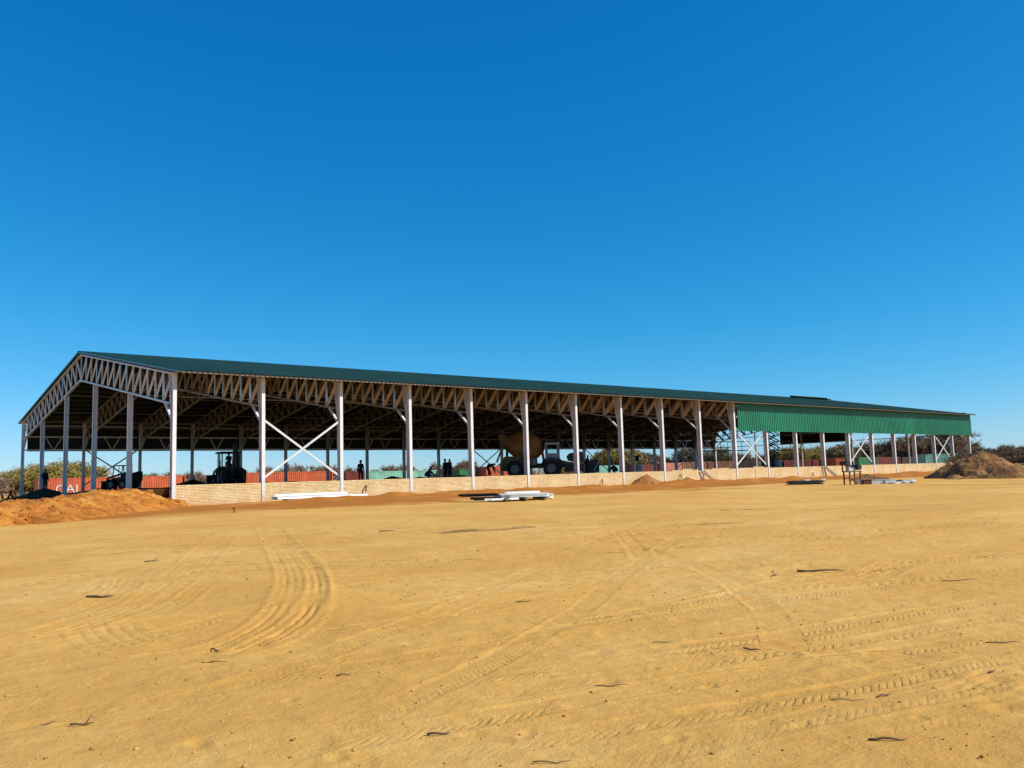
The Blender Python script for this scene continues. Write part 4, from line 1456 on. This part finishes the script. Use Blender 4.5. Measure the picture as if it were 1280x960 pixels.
# backhoe loader
bh = place('backhoe_loader', 'dark backhoe loader with raised rear boom inside the left part of the shed', 'backhoe loader', 284, 74, IMG_R + math.pi - 0.98)
MB().prism([(-1.9, .62), (1.7, .62), (2.0, .9), (1.9, 1.2), (-1.9, 1.2)], -.42, .42).build('chassis', M['dark'], bh)
MB().prism([(.55, 1.2), (1.95, 1.2), (2.0, 1.38), (1.85, 1.60), (.55, 1.72)], -.46, .46).build('hood', M['dullyellow'], bh)
cab = MB()
for x, y in ((-1.05, -.72), (-1.05, .72), (.5, -.66), (.5, .66), (-.2, -.74), (-.2, .74)):
    cab.box((x, y, 2.0), (.09, .07, 1.62))
cab.box((-.28, 0, 1.25), (1.62, 1.5, .12)); cab.prism([(-1.2, 2.8), (.72, 2.8), (.62, 2.95), (-1.05, 2.95)], -.85, .85)
cab.prism([(-1.05, .7), (.1, .7), (.5, 1.2), (-1.05, 1.35)], -.74, -.3); cab.prism([(-1.05, .7), (.1, .7), (.5, 1.2), (-1.05, 1.35)], .3, .74)
c = cab.build('cab', M['dark'], bh)
for y in (-.70, .70):
    for a, b in ((-1.0, -.25), (-.15, .45)):
        MB().box(((a + b) / 2, y, 2.05), (b - a, .012, 1.45)).build('window', M['glass'], c)
MB().box((.5, 0, 2.05), (.012, 1.24, 1.45)).build('windscreen', M['glass'], c)
MB().box((-.5, 0, 1.62), (.5, .5, .62)).build('seat', M['dark'], c)
for y in (-.72, .72):
    wheel(bh, -1.0, y * 1.22, .74, .46); wheel(bh, 1.15, y * 1.1, .50, .32)
for y in (-.66, .66):
    MB().beam((.35, y, 1.55), (1.7, y, 1.25), .12, .22).beam((1.65, y, 1.30), (2.45, y, .55), .12, .2).build('loader_arm', M['dullyellow'], bh)
MB().prism([(2.35, .12), (3.05, .08), (3.12, .14), (2.55, .28), (2.45, .85), (2.75, 1.02), (2.35, .98)], -1.12, 1.12).build('bucket', M['dark'], bh)
MB().prism([(-2.05, .5), (-1.85, .5), (-1.85, 1.35), (-2.05, 1.35)], -1.05, 1.05).build('rear_frame', M['dark'], bh)
MB().prism([(-2.3, 1.0), (-1.98, 1.0), (-2.05, 2.2), (-2.35, 3.45), (-2.62, 3.45), (-2.5, 2.2)], -.17, .17).build('boom', M['dark'], bh)
MB().prism([(-2.78, 3.62), (-2.45, 3.60), (-2.85, 1.4), (-3.1, 1.4)], -.13, .13).build('dipper_arm', M['dark'], bh)
MB().prism([(-3.15, 1.5), (-2.75, 1.5), (-2.55, .95), (-2.75, .6), (-3.2, .75), (-3.0, 1.1)], -.4, .4).build('backhoe_bucket', M['dark'], bh)
for y in (-.95, .95):
    MB().box((-1.95, y, .55), (.16, .16, 1.0)).box((-1.95, y, .05), (.4, .34, .06)).build('stabiliser_leg', M['dark'], bh)
MB().tube([(1.1, .3, 1.6), (1.1, .3, 2.25)], .04, 8).build('exhaust', M['dark'], bh)
drv = person('sit', (0, 0, 0), 0, 'seated driver silhouette inside the backhoe cab', 'cloth_dark')
drv.matrix_world = Matrix.Translation(bh.location) @ Matrix.Rotation(bh.rotation_euler.z, 4, 'Z') @ Matrix.Translation((-.5, 0, 1.93)) @ Matrix.Rotation(-math.pi / 2, 4, 'Z')

# skid steer loader by the left gable
sk = place('skid_loader', 'dark skid steer loader with lowered bucket between the gable columns', 'skid loader', 153, 74, IMG_R + math.pi - 0.25)
MB().prism([(-1.35, .35), (.85, .35), (.95, .75), (.5, 1.0), (-.4, 1.05), (-1.45, 1.35), (-1.5, .7)], -.55, .55).build('body', M['dark'], sk)
cg = MB()
for y in (-.52, .52):
    cg.beam((.62, y, .95), (.42, y, 2.0), .06, .06, (0, 1, 0)); cg.beam((-.55, y, 1.0), (-.5, y, 2.02), .06, .06, (0, 1, 0)); cg.beam((.0, y, 1.0), (-.05, y, 2.0), .04, .04, (0, 1, 0))
cg.box((-.04, 0, 2.04), (1.1, 1.16, .07))
for z in (1.2, 1.45, 1.7):
    cg.box((-.52, 0, z), (.03, 1.0, .03))
cg.build('roll_cage', M['dark'], sk)
for y in (-.72, .72):
    wheel(sk, .55, y, .42, .28); wheel(sk, -.62, y, .42, .28)
    MB().beam((-1.3, y * .95, 1.5), (.9, y * .95, 1.0), .12, .16).beam((.85, y * .95, 1.03), (1.3, y * .95, .3), .12, .16).build('lift_arm', M['dark'], sk)
    MB().box((-1.3, y * .95, 1.1), (.3, .12, .8)).build('arm_tower', M['dark'], sk)
MB().prism([(1.25, .06), (2.05, .04), (2.08, .1), (1.4, .2), (1.35, .62), (1.6, .75), (1.25, .7)], -.95, .95).build('bucket', M['dark'], sk)
MB().box((-.2, 0, 1.15), (.4, .45, .5)).build('seat', M['dark'], sk)

# self loading concrete mixer
mx = place('concrete_mixer', 'self loading concrete mixer with dusty yellow drum and white cab', 'concrete mixer', 672, 71, IMG_R - 0.12)
MB().prism([(-2.9, .72), (2.3, .72), (2.45, .95), (2.3, 1.12), (-2.9, 1.12)], -.5, .5).build('chassis', M['dark'], mx)
MB().prism([(-3.0, .55), (-1.2, .55), (-1.0, 1.1), (-1.3, 1.75), (-2.6, 1.75), (-3.0, 1.2)], -.85, .85).build('engine_cover', M['dullyellow'], mx)
ax0, ax1 = Vector((-2.75, 0, 3.0)), Vector((.35, 0, 2.2)); dv = (ax1 - ax0)
prof = [(0, .45), (.03, .52), (.30, .98), (.50, 1.14), (.72, 1.14), (.90, .92), (1.0, .55), (1.02, .15)]
drum = MB().tube([ax0 + dv * t for t, _ in prof], [r for _, r in prof], 28)
d = drum.build('drum', M['yellow'], mx, True)
rg = MB(); prg = [ax0 + dv * .55, ax0 + dv * .62]
rg.tube(prg, 1.18, 28).build('drum_ring', M['grey'], d)
MB().tube([ax1 + dv * .02, ax1 + dv * .07], [.42, .30], 16).build('drum_gearbox', M['rust'], d)
MB().prism([(-3.2, 3.6), (-2.5, 3.5), (-2.65, 3.0), (-2.95, 2.6)], -.42, .42).build('hopper', M['dullyellow'], mx)
MB().beam((-2.9, 0, 2.5), (-3.4, 0, 1.3), .4, .1).build('chute', M['grey'], mx)
MB().beam((-2.5, .4, 1.7), (-2.5, .4, 2.6), .1, .1).beam((-2.5, -.4, 1.7), (-2.5, -.4, 2.6), .1, .1).build('drum_stand', M['dark'], mx)
MB().beam((.6, .4, 1.1), (.45, .4, 2.1), .14, .12).beam((.6, -.4, 1.1), (.45, -.4, 2.1), .14, .12).build('drum_bracket', M['yellow'], mx)
cb = MB()
cb.prism([(.75, 1.12), (1.75, 1.12), (1.85, 1.9), (.75, 1.9)], -.68, .68)
for x, y in ((.80, -.64), (.80, .64), (1.78, -.6), (1.78, .6)):
    cb.box((x, y, 2.25), (.10, .09, .72))
cb.prism([(.7, 2.6), (1.95, 2.6), (1.85, 2.78), (.8, 2.8)], -.74, .74)
cb.box((.79, 0, 2.25), (.05, 1.25, .7))
cbo = cb.build('cab', M['cabgrey'], mx)
for y in (-.63, .63):
    MB().box((1.28, y, 2.25), (.9, .012, .7)).build('window', M['glass'], cbo)
MB().box((1.80, 0, 2.25), (.012, 1.1, .7)).build('windscreen', M['glass'], cbo)
for y in (-.92, .92):
    wheel(mx, -1.75, y, .68, .42); wheel(mx, 1.25, y, .68, .42)
    MB().prism([(.45, 1.1), (.6, 1.45), (1.25, 1.58), (1.9, 1.45), (2.05, 1.1), (1.95, 1.1), (1.8, 1.38), (1.25, 1.5), (.7, 1.38), (.55, 1.1)], y * .78, y * 1.22).build('mudguard', M['dark'], mx)
    MB().beam((1.9, y * .7, 1.25), (3.2, y * .7, .95), .12, .2).build('loader_arm', M['dullyellow'], mx)
MB().prism([(2.6, 1.25), (3.55, 1.05), (3.9, 1.35), (3.75, 1.95), (2.75, 1.85), (2.5, 1.6)], -1.0, 1.0).build('bucket', M['dark'], mx)
MB().prism([(2.3, .35), (3.9, .35), (3.9, .95), (2.3, 1.1)], -.7, .7).build('front_frame', M['dark'], mx)
MB().tube([(-.2, -.75, 1.0), (-.2, -.75, 1.5)], .3, 12).build('water_tank', M['grey'], mx)

# box generator beside the mixer, barrels, post, bags
g = place('generator', 'dark box generator next to the mixer bucket', 'generator', 739, 76, IMG_R + 0.1)
MB().box((0, 0, .75), (1.35, .9, 1.0)).box((0, 0, 1.28), (1.45, 1.0, .06)).build('housing', M['dark'], g)
MB().box((0, 0, .14), (1.4, .8, .16)).build('skid_base', M['grey'], g)
MB().tube([(.4, 0, 1.3), (.4, 0, 1.55)], .05, 8).build('exhaust', M['grey'], g)
MB().beam((.15, -.46, .4), (.75, -.46, 1.35), .05, .07).build('tow_bar', M['steel'], g)


def barrel(px, depth, r, h, m, label):
    p = stand_on_floor(px, depth)
    t = thing('barrel', label, 'barrel', p)
    MB().tube([(0, 0, 0), (0, 0, h * .32), (0, 0, h * .34), (0, 0, h * .36), (0, 0, h * .64), (0, 0, h * .66), (0, 0, h * .68), (0, 0, h)], [r, r, r * 1.05, r, r, r * 1.05, r, r], 18).build('drum_body', M[m], t, False)
    MB().tube([(0, 0, h + .001), (0, 0, h + .03)], [r * 1.03, r * 1.03], 18).build('rim', M['grey'], t)
    return t


barrel(799, 84, .34, .95, 'whitep', 'white barrel on the shed floor in front of the dark red container')
barrel(973, 92, .36, 1.0, 'drumblue', 'pale blue drum beside the scissor lift')
p = stand_on_floor(797, 92)
t = thing('work_light', 'black post with a square head above the white barrel', 'work light', p, -YAW)
MB().tube([(0, 0, 0.05), (0, 0, 1.3)], .05, 8).build('post', M['dark'], t)
MB().box((0, 0, 1.6), (.42, .22, .6)).build('head', M['dark'], t)
MB().box((0, 0, .03), (.6, .6, .06)).build('base', M['dark'], t)
for k, (px, dz, lab) in enumerate(((540.5, 0, 'lower pale cement bag by the crouching person'), (543.5, 0, 'pale cement bag right of the crouching person'), (541.8, .2, 'pale cement bag lying on top of two others'))):
    p = stand_on_floor(px, 70); p.z += dz
    m = MB()
    for i in range(7):
        for j in range(5):
            u, v = i / 6 * 2 - 1, j / 4 * 2 - 1
            m.v.append((u * .42, v * .25, .10 + .11 * (1 - u ** 4) * (1 - v ** 4) * .9)); m.v.append((u * .42, v * .25, .10 - .09 * (1 - u ** 4) * (1 - v ** 4)))
    for i in range(6):
        for j in range(4):
            a = (i * 5 + j) * 2; b = a + 2; c = a + 12; d = a + 10
            m.f.append((a, d, c, b)); m.f.append((a + 1, b + 1, c + 1, d + 1))
    tag(m.build('cement_bag', M['bag'], None, True, loc=p, rot=(0, 0, -YAW + .3 * k)), lab, 'bag')

# scissor lift
sl = place('scissor_lift', 'black scissor lift raised under the green sheeting', 'scissor lift', 966, 98, IMG_R + 0.2)
MB().box((0, 0, .55), (2.2, 1.1, .5)).build('base', M['dark'], sl)
for x in (-.75, .75):
    for y in (-.5, .5):
        wheel(sl, x, y, .26, .2)
zl, ns, st = .85, 5, .78
for k in range(ns):
    z0, z1 = zl + k * st, zl + (k + 1) * st
    for y in (-.42, .42):
        MB().beam((-.75, y, z0), (.75, y, z1), .06, .11).beam((.75, y * 1.15, z0), (-.75, y * 1.15, z1), .06, .11).build('scissor_arm', M['dark'], sl)
zt = zl + ns * st
pf = MB().box((0, 0, zt + .08), (2.3, 1.15, .14))
for x in (-1.1, -.37, .37, 1.1):
    for y in (-.55, .55):
        pf.box((x, y, zt + .65), (.04, .04, 1.1))
for z in (.6, 1.18):
    for y in (-.55, .55):
        pf.box((0, y, zt + z), (2.24, .035, .04))
    for x in (-1.1, 1.1):
        pf.box((x, 0, zt + z), (.035, 1.1, .04))
pf.build('platform', M['dark'], sl)

# scaffolds
def scaffold(px, depth, nb, label, h, w=2.3):
    t = place('scaffold', label, 'scaffold', px, depth, IMG_R + 0.55)
    for i in range(nb + 1):
        for y in (-.6, .6):
            MB().tube([((i - nb / 2) * w, y, 0), ((i - nb / 2) * w, y, h)], .03, 6).build('standard', M['grey'], t)
    z = 1.2
    while z < h + .1:
        for y in (-.6, .6):
            MB().tube([(-nb / 2 * w, y, z), (nb / 2 * w, y, z)], .026, 6).build('ledger', M['grey'], t)
        for i in range(nb + 1):
            MB().tube([((i - nb / 2) * w, -.6, z), ((i - nb / 2) * w, .6, z)], .026, 6).build('transom', M['grey'], t)
        z += 1.05
    for y in (-.36, -.12, .12, .36):
        MB().box((0, y, 2.3), (nb * w, .22, .04)).build('deck_plank', M['wood'], t)
    for i in range(nb):
        MB().tube([((i - nb / 2) * w, -.62, .3), ((i + 1 - nb / 2) * w, -.62, 2.2)], .024, 6).build('brace', M['grey'], t)
    return t


scaffold(907, 98, 3, 'grey tube scaffold between the far corner column and the braced bay', 3.3)
scaffold(985, 104, 2, 'grey tube scaffold right of the scissor lift', 3.4)


# ------------------------------------------------------------------ things lying outside the wall
def beam_on_ground(name, label, cat, a, b, w, h, z0, m, group=None, sec='I'):
    """steel section lying between two ground points"""
    a = Vector(a); b = Vector(b); d = b - a; L = d.length
    t = MB()
    if sec == 'I':
        t.box((0, 0, h / 2), (L, .016, h)); t.box((0, 0, .01), (L, w, .016)); t.box((0, 0, h - .01), (L, w, .016))
    elif sec == 'C':
        t.box((0, -w / 2 + .006, h / 2), (L, .012, h)); t.box((0, 0, .006), (L, w, .01)); t.box((0, 0, h - .006), (L, w, .01))
    else:
        t.box((0, 0, h / 2), (L, w, h))
    o = t.build(name, M[m], None, loc=((a.x + b.x) / 2, (a.y + b.y) / 2, z0), rot=(0, 0, math.atan2(d.y, d.x)))
    return tag(o, label, cat, group)


def gz(x, y):
    return terrain(x, y)


def ends(px0, py0, px1, py1):
    return on_ground(px0, py0), on_ground(px1, py1)


# flat lengths of white steel lying at the foot of the wall
yw = -1.0
for k, (x0, x1, dy, dz, lab) in enumerate(((5.0, 10.6, 0, 0, 'white steel length lying nearest the wall below the first cross brace'), (5.2, 10.2, -.35, 0, 'middle white steel length lying below the first cross brace'), (5.6, 10.8, -.7, 0, 'front white steel length lying below the first cross brace'), (5.1, 9.7, -.18, .16, 'white steel length lying on top of the others below the first cross brace'))):
    beam_on_ground('steel_section', lab, 'steel section', (x0, yw + dy, 0), (x1, yw + dy + .1, 0), .22, .14, .70 + dz, 'bright', sec='C')
for k, x in enumerate((5.9, 9.4)):
    beam_on_ground('timber_bearer', 'short timber under the steel lengths by the wall, %s end' % ('left', 'right')[k], 'timber', (x, -2.0, 0), (x, -.7, 0), .12, .08, .62, 'wood', sec='B')

# stack of white steel sections and dark angles in front of the wall
A = on_ground(590, 627.5); B_ = on_ground(692, 624.0)
ax = (B_ - A).normalized(); ax.z = 0; nx = Vector((-ax.y, ax.x, 0))
L0 = (B_ - A).length
zg = terrain(A.x, A.y) + .04
names = ['white steel section at the back of the stack near the shed middle', 'second white steel section from the back of that stack', 'middle white steel section of the ground stack near the shed middle', 'second white steel section from the front of that stack', 'front white steel section of the ground stack near the shed middle']
for k in range(5):
    s0, s1 = (.30 + .03 * (k % 2)) * L0, (.86 + .02 * (k % 3)) * L0
    a = A + ax * s0 - nx * (.30 * k - .5); b = A + ax * s1 - nx * (.30 * k - .5)
    beam_on_ground('steel_section', names[k], 'steel section', a, b, .24, .16, zg + .12, 'bright', sec='B' if k % 2 else 'I')
for k in range(2):
    a = A + ax * L0 * .40 - nx * (.3 + .35 * k - .45); b = A + ax * L0 * .80 - nx * (.3 + .35 * k - .45)
    beam_on_ground('steel_section', ('rear', 'front')[k] + ' white steel section lying on top of the stack near the shed middle', 'steel section', a, b, .26, .09, zg + .29, 'bright', sec='C')
for k in range(3):
    a = A + ax * L0 * .84 - nx * (.35 * k - .35); b = A + ax * L0 * (1.02 - .03 * k) - nx * (.35 * k - .30)
    beam_on_ground('steel_section', ('back', 'middle', 'front')[k] + ' short white steel piece at the right end of the stack', 'steel section', a, b, .22, .2, zg + .02, 'bright', sec='I')
for k in range(3):
    p = A + ax * L0 * (.34 + .24 * k) - nx * .1
    beam_on_ground('timber_bearer', ('left', 'middle', 'right')[k] + ' timber bearer under the white steel stack', 'timber', p - nx * .95, p + nx * .85, .14, .11, zg, 'wood', sec='B')
for k, (s0, s1, o, z) in enumerate(((-.12, .30, .62, .22), (-.10, .32, .32, .20), (-.02, .36, .0, .06), (.0, .40, -.32, .03))):
    a = A + ax * L0 * s0 + nx * o; b = A + ax * L0 * s1 + nx * (o - .5)
    beam_on_ground('steel_angle', ('rear', 'second', 'third', 'front')[k] + ' dark steel length left of the white stack', 'steel section', a, b, .14, .12, zg + z, 'blacksheet', sec='I')
for k, (s0, s1, o) in enumerate(((.10, .42, -.62), (.16, .50, -.85))):
    a = A + ax * L0 * s0 + nx * o; b = A + ax * L0 * s1 + nx * (o + .15)
    beam_on_ground('steel_section', ('upper', 'lower')[k] + ' white offcut lying in front of the stack near the shed middle', 'steel section', a, b, .2, .1, zg + .01, 'bright', sec='C')

# black flat plates
c = on_ground(1006, 606.5)
for k in range(4):
    o = MB().box((0, 0, .03), (2.3 - .25 * (k % 2), 1.15, .06)).build('black_plate', M['blacksheet'], None, loc=(c.x + .12 * k, c.y + .06 * k, c.z + .02 + .075 * k), rot=(0, 0, IMG_R + .10 * k - .12))
    tag(o, ('lowest', 'second lowest', 'second highest', 'topmost')[k] + ' black plate of the flat pile before the wall', 'plate')
for k in range(2):
    o = MB().box((0, 0, .035), (.4, .12, .07)).build('steel_section', M['steel'], None, loc=(c.x - .5 + 1.1 * k, c.y - .5 - .5 * k, c.z + .32), rot=(0, 0, IMG_R + .3))
    tag(o, ('left', 'right')[k] + ' small white offcut on the black plate pile', 'offcut')

# saw bench
c = on_ground(1066, 607)
sb = thing('saw_bench', 'rusty cut off saw bench with black rollers in front of the wall', 'saw bench', c, IMG_R + .35)
for x in (-.42, .42):
    for y in (-.26, .26):
        MB().box((x, y, .45), (.07, .07, .9)).build('leg', M['rust'], sb)
MB().box((0, 0, .90), (1.0, .66, .06)).box((0, -.26, .45), (.8, .05, .05)).box((0, .26, .45), (.8, .05, .05)).build('table_frame', M['rust'], sb)
MB().tube([(-.55, -.3, 1.42), (-.55, .3, 1.42)], .13, 14).build('roller', M['dark'], sb)
MB().tube([(.38, -.3, 1.15), (.38, .3, 1.15)], .17, 14).build('motor', M['dark'], sb)
MB().beam((-.6, 0, 1.38), (.4, 0, 1.08), .3, .10).build('saw_arm', M['dark'], sb)
MB().prism([(-.3, .95), (.2, .95), (.2, 1.1), (-.3, 1.3)], -.12, .2).build('clamp', M['steel'], sb)
MB().box((-.55, -.2, 1.1), (.06, .06, .5)).box((-.55, .2, 1.1), (.06, .06, .5)).build('roller_post', M['rust'], sb)

# white pieces and bags right of the bench
c = on_ground(1088, 606)
for k in range(3):
    o = MB().box((0, 0, .15), (.95 - .1 * k, .42, .28)).box((0, 0, .30), (.99 - .1 * k, .46, .03)).build('white_crate', M['whitep'], None, loc=(c.x - .3 + .62 * k, c.y + .25 - .5 * k, c.z), rot=(0, 0, IMG_R + .1 * k))
    tag(o, ('left', 'middle', 'right')[k] + ' low white crate beside the saw bench', 'crate')
o = MB().box((0, 0, .16), (.5, .4, .3)).box((0, 0, .33), (.54, .44, .03)).build('brown_crate', M['rust'], None, loc=(c.x - .95, c.y - .25, c.z), rot=(0, 0, IMG_R))
tag(o, 'small brown box left of the low white crates', 'box')


def rag_bag(px, py, s, label, m='bag', seed=0):
    c = on_ground(px, py); rnd = random.Random(seed)
    bm = bmesh.new(); bmesh.ops.create_icosphere(bm, subdivisions=3, radius=1)
    for v in bm.verts:
        n = math.sin(v.co.x * 5 + seed) * .08 + math.sin(v.co.y * 7 + v.co.z * 4 + seed) * .09
        v.co *= 1 + n
        v.co.x *= s[0] * 1.25; v.co.y *= s[1] * 1.1; v.co.z = max(v.co.z + .25 * math.sin(v.co.x * 3 + seed), -.6) * s[2] * .42
    me = bpy.data.meshes.new('sack'); bm.to_mesh(me); bm.free()
    me.polygons.foreach_set('use_smooth', [True] * len(me.polygons)); me.materials.append(M[m])
    return tag(link('sack', me, None, (c.x, c.y, c.z + .25 * s[2]), (0, 0, IMG_R + seed)), label, 'sack')


rag_bag(1120, 605.5, (.34, .26, .24), 'leftmost white sack right of the crates', 'bag', 1)
rag_bag(1129, 605, (.36, .28, .26), 'white sack in the middle of the three near the brown spill', 'bag', 2)
rag_bag(1137, 604, (.34, .28, .36), 'rightmost and tallest white sack near the brown spill', 'bag', 3)
rag_bag(1124, 603.0, (.45, .3, .28), 'dark sack behind the white sacks', 'blacksheet', 4)
rag_bag(1108, 605.5, (.55, .3, .18), 'flat brown sack left of the white sacks', 'rust', 5)


# bent pipe stubs in the wall, planks leaning on it
def wall_x(px, py):
    d = FWD + RIGHT * ((px - 640) / FPX) - UP * ((py - 480) / FPX)
    p = CAM + d * ((0.03 - CAM.y) / d.y)
    return p


for px, py, lab in ((457, 610, 'leftmost rusty bent pipe stub in the brick wall'), (752, 602, 'rusty bent pipe stub in the wall left of the soil piles'), (850, 595.5, 'rusty bent pipe stub above the rounder soil pile'), (1015, 593, 'rightmost rusty bent pipe stub in the brick wall')):
    p = wall_x(px, py)
    m = MB().tube([(0, .05, .12), (0, -.10, .13), (-.04, -.18, .08), (-.08, -.20, -.05), (-.12, -.20, -.20)], .042, 8)
    tag(m.build('pipe_stub', M['rust'], None, True, loc=p), lab, 'pipe')
for px0, py0, px1, py1, lab in ((879, 588, 886, 601.5, 'dark plank leaning on the wall, left of the pair'), (874.5, 589, 889, 602, 'dark plank leaning on the wall, right of the pair'), (1028, 582.5, 1037, 597.5, 'left plank leaning on the wall under the green sheeting'), (1030, 582.5, 1040, 597, 'right plank leaning on the wall under the green sheeting')):
    t_ = wall_x(px0, py0); b_ = wall_x(px1, py1)
    m = MB().beam((t_.x, -.06, t_.z), (b_.x - .25, -.75, .62), .16, .04, (0, 1, 0))
    tag(m.build('plank', M['wood'], None), lab, 'plank')
p = on_ground(293, 641)
st_ = thing('ground_stake', 'short rusty stake standing in the soil before the wall', 'stake', (p.x, p.y, p.z))
MB().beam((0, 0, -.1), (.0, .03, .18), .05, .05).build('post', M['rust'], st_)
MB().beam((-.08, .03, .20), (.05, .03, .17), .06, .05).build('hook', M['rust'], st_)

# piles of loose sheets on the far end of the ridge
for k, (x0, x1, layers, lab) in enumerate(((90.0, 98.5, 6, 'taller pile of loose roof sheets on the far end of the ridge'), (94.5, 101.0, 3, 'lower pile of loose roof sheets at the very end of the ridge'))):
    m = MB(); pr = rib_profile(0.9); n = len(pr)
    for q in range(layers):
        b = len(m.v)
        for x in (x0 + .12 * math.sin(q * 2.1), x1 + .12 * math.cos(q * 1.7)):
            for u, h in pr:
                m.v.append((x, 18.3 + .95 * k * 0.9 + u, roof_z(18.3 + .95 * k * .9 + u) + .06 + .05 * q + h))
        for i in range(n - 1):
            m.f.append((b + i, b + n + i, b + n + i + 1, b + i + 1))
    tag(m.build('loose_roof_sheets', M['roof2'], None, fix=False), lab, 'roof sheets')

# ------------------------------------------------------------------ sticks and clods on the sand
sr = random.Random(5)


def stick(px, py, L, ang, label, r=.014, fork=False):
    p = on_ground(px, py)
    p.z = sand_z(p.x, p.y)
    m = MB(); r *= .45 + .4 * abs(math.sin(px * 3.1))
    a = -YAW + ang
    pts = []
    for k in range(6):
        t = (k / 5 - .5) * L
        pts.append((t, .018 * L * math.sin(k * 1.9 + px), r * .8 + .012 * abs(math.sin(k * 2.3 + py))))
    m.tube(pts, [r, r * 1.05, r, r * .9, r * .75, r * .4], 6)
    if fork:
        m.tube([pts[3], (L * .30, L * .22, r + .05), (L * .42, L * .34, r + .02)], [r * .7, r * .55, r * .25], 5)
    tag(m.build('stick', M['stick'], None, True, loc=p, rot=(0, 0, a)), label, 'stick')


_gv = np.empty(len(ground.data.vertices) * 3); ground.data.vertices.foreach_get('co', _gv); _gv = _gv.reshape(-1, 3)
_near = _gv[np.hypot(_gv[:, 0] - CAM.x, _gv[:, 1] - CAM.y) < 40]


def sand_z(x, y):
    d = (_near[:, 0] - x) ** 2 + (_near[:, 1] - y) ** 2
    return float(_near[np.argmin(d), 2])


stick(1025, 711, .68, .0, 'longest dark stick lying level right of centre on the sand', .020)
stick(968, 716, .30, .9, 'short forked twig left of the longest stick', .012, True)
stick(125, 747, .36, 0, 'dark chip of wood beside the curved tyre tracks at left', .022)
stick(103, 904, .15, .2, 'dark forked twig at the lower left corner', .008, True)
stick(62, 903, .10, 1.2, 'thin pale twig left of the forked twig', .005)
stick(548, 914, .14, .0, 'small dark chip low in the centre foreground', .010)
stick(690, 948, .22, -.05, 'thin stick at the bottom edge right of centre', .006)
stick(766, 853, .26, .05, 'thin straight twig right of centre in the foreground', .007)
stick(828, 797, .20, .1, 'small twig above the straight twig right of centre', .008)
stick(1060, 873, .22, -.2, 'thin twig left of the diagonal tread marks', .007)
stick(1105, 867, .16, .5, 'bent twig beside the diagonal tread marks', .007)
stick(1110, 924, .22, -.1, 'dark twig among the big tread marks at lower right', .009)
stick(1240, 835, .14, .7, 'short twig above the diagonal tread marks', .007)
stick(1252, 794, .30, .0, 'thin level twig at the right picture edge', .007)
stick(940, 806, .16, -.6, 'curled twig right of the middle foreground', .009)
stick(1200, 721, .55, .15, 'thin twig lying along the tread marks at far right', .010)
stick(655, 744, .20, .4, 'tiny twig near the picture centre on the sand', .009)
stick(270, 810, .18, -.8, 'small curved twig below the curved tyre tracks', .008)
stick(268, 827, .22, .1, 'thin twig left of centre below the tyre tracks', .007)
stick(484, 664, .45, .05, 'dark chip left of the dark stain', .018)
stick(190, 701, .26, .3, 'forked pale twig above the left tyre tracks', .012, True)
stick(430, 842, .12, .2, 'tiny dark twig in the left foreground', .007)


def pebbles():
    rng = np.random.default_rng(12)
    m = MB()
    bm = bmesh.new(); bmesh.ops.create_icosphere(bm, subdivisions=1, radius=1)
    bv = np.array([v.co[:] for v in bm.verts]); bf = [tuple(v.index for v in f.verts) for f in bm.faces]; bm.free()
    N = 2600
    dep = 4.4 * (42 / 4.4) ** rng.uniform(0, 1, N); px = rng.uniform(-60, 1340, N)
    pts = np.array([[CAM.x, CAM.y]]) + dep[:, None] * (np.array([FWD.x, FWD.y]) + np.outer((px - 640) / FPX, np.array([RIGHT.x, RIGHT.y])))
    clus = fbm(pts[:, 0] / 3, pts[:, 1] / 3, 3, 44)
    for (x, y), c, d in zip(pts, clus, dep):
        if c + rng.uniform(-.4, .4) < -.05 or y > -6:
            continue
        s = min(rng.lognormal(-5.2, .5), .013) * (1 + .02 * d)
        z = sand_z(x, y)
        jit = 1 + rng.uniform(-.3, .3, bv.shape)
        m.add(bv * jit * s * np.array([1.3, 1.0, .7]) + np.array([x, y, z + s * .3]), bf)
    o = m.build('soil_clods', M['clod'], None, True, fix=False)
    tag(o, 'small soil clods and crumbs scattered over the sand', 'clods', kind='stuff')


M['clod'] = mat('dry_soil_clod', (0.56, 0.30, 0.075), 0.95, 0, 0.3, 9, 0.002, 60)
pebbles()


def berm_clods():
    rng = np.random.default_rng(22)
    dg = bpy.context.evaluated_depsgraph_get()
    m = MB()
    bm = bmesh.new(); bmesh.ops.create_icosphere(bm, subdivisions=1, radius=1)
    bv = np.array([v.co[:] for v in bm.verts]); bf = [tuple(v.index for v in f.verts) for f in bm.faces]; bm.free()
    for ob, N, sc in ((bpy.data.objects['dirt_berm'], 1500, .04),):
        vs = ob.data.vertices
        for i in rng.integers(0, len(vs), N):
            p = ob.matrix_basis @ vs[int(i)].co
            if p.z < terrain(p.x, p.y) + .02:
                continue
            s = sc * rng.lognormal(0, .5)
            m.add(bv * (1 + rng.uniform(-.3, .3, bv.shape)) * s * np.array([1.2, 1, .8]) + np.array(p[:]) + np.array([0, 0, s * .2]), bf)
    o = m.build('mound_clods', M['orange_soil'], None, False, fix=False)
    tag(o, 'broken clods lying on the orange soil berm', 'clods', kind='stuff')


berm_clods()
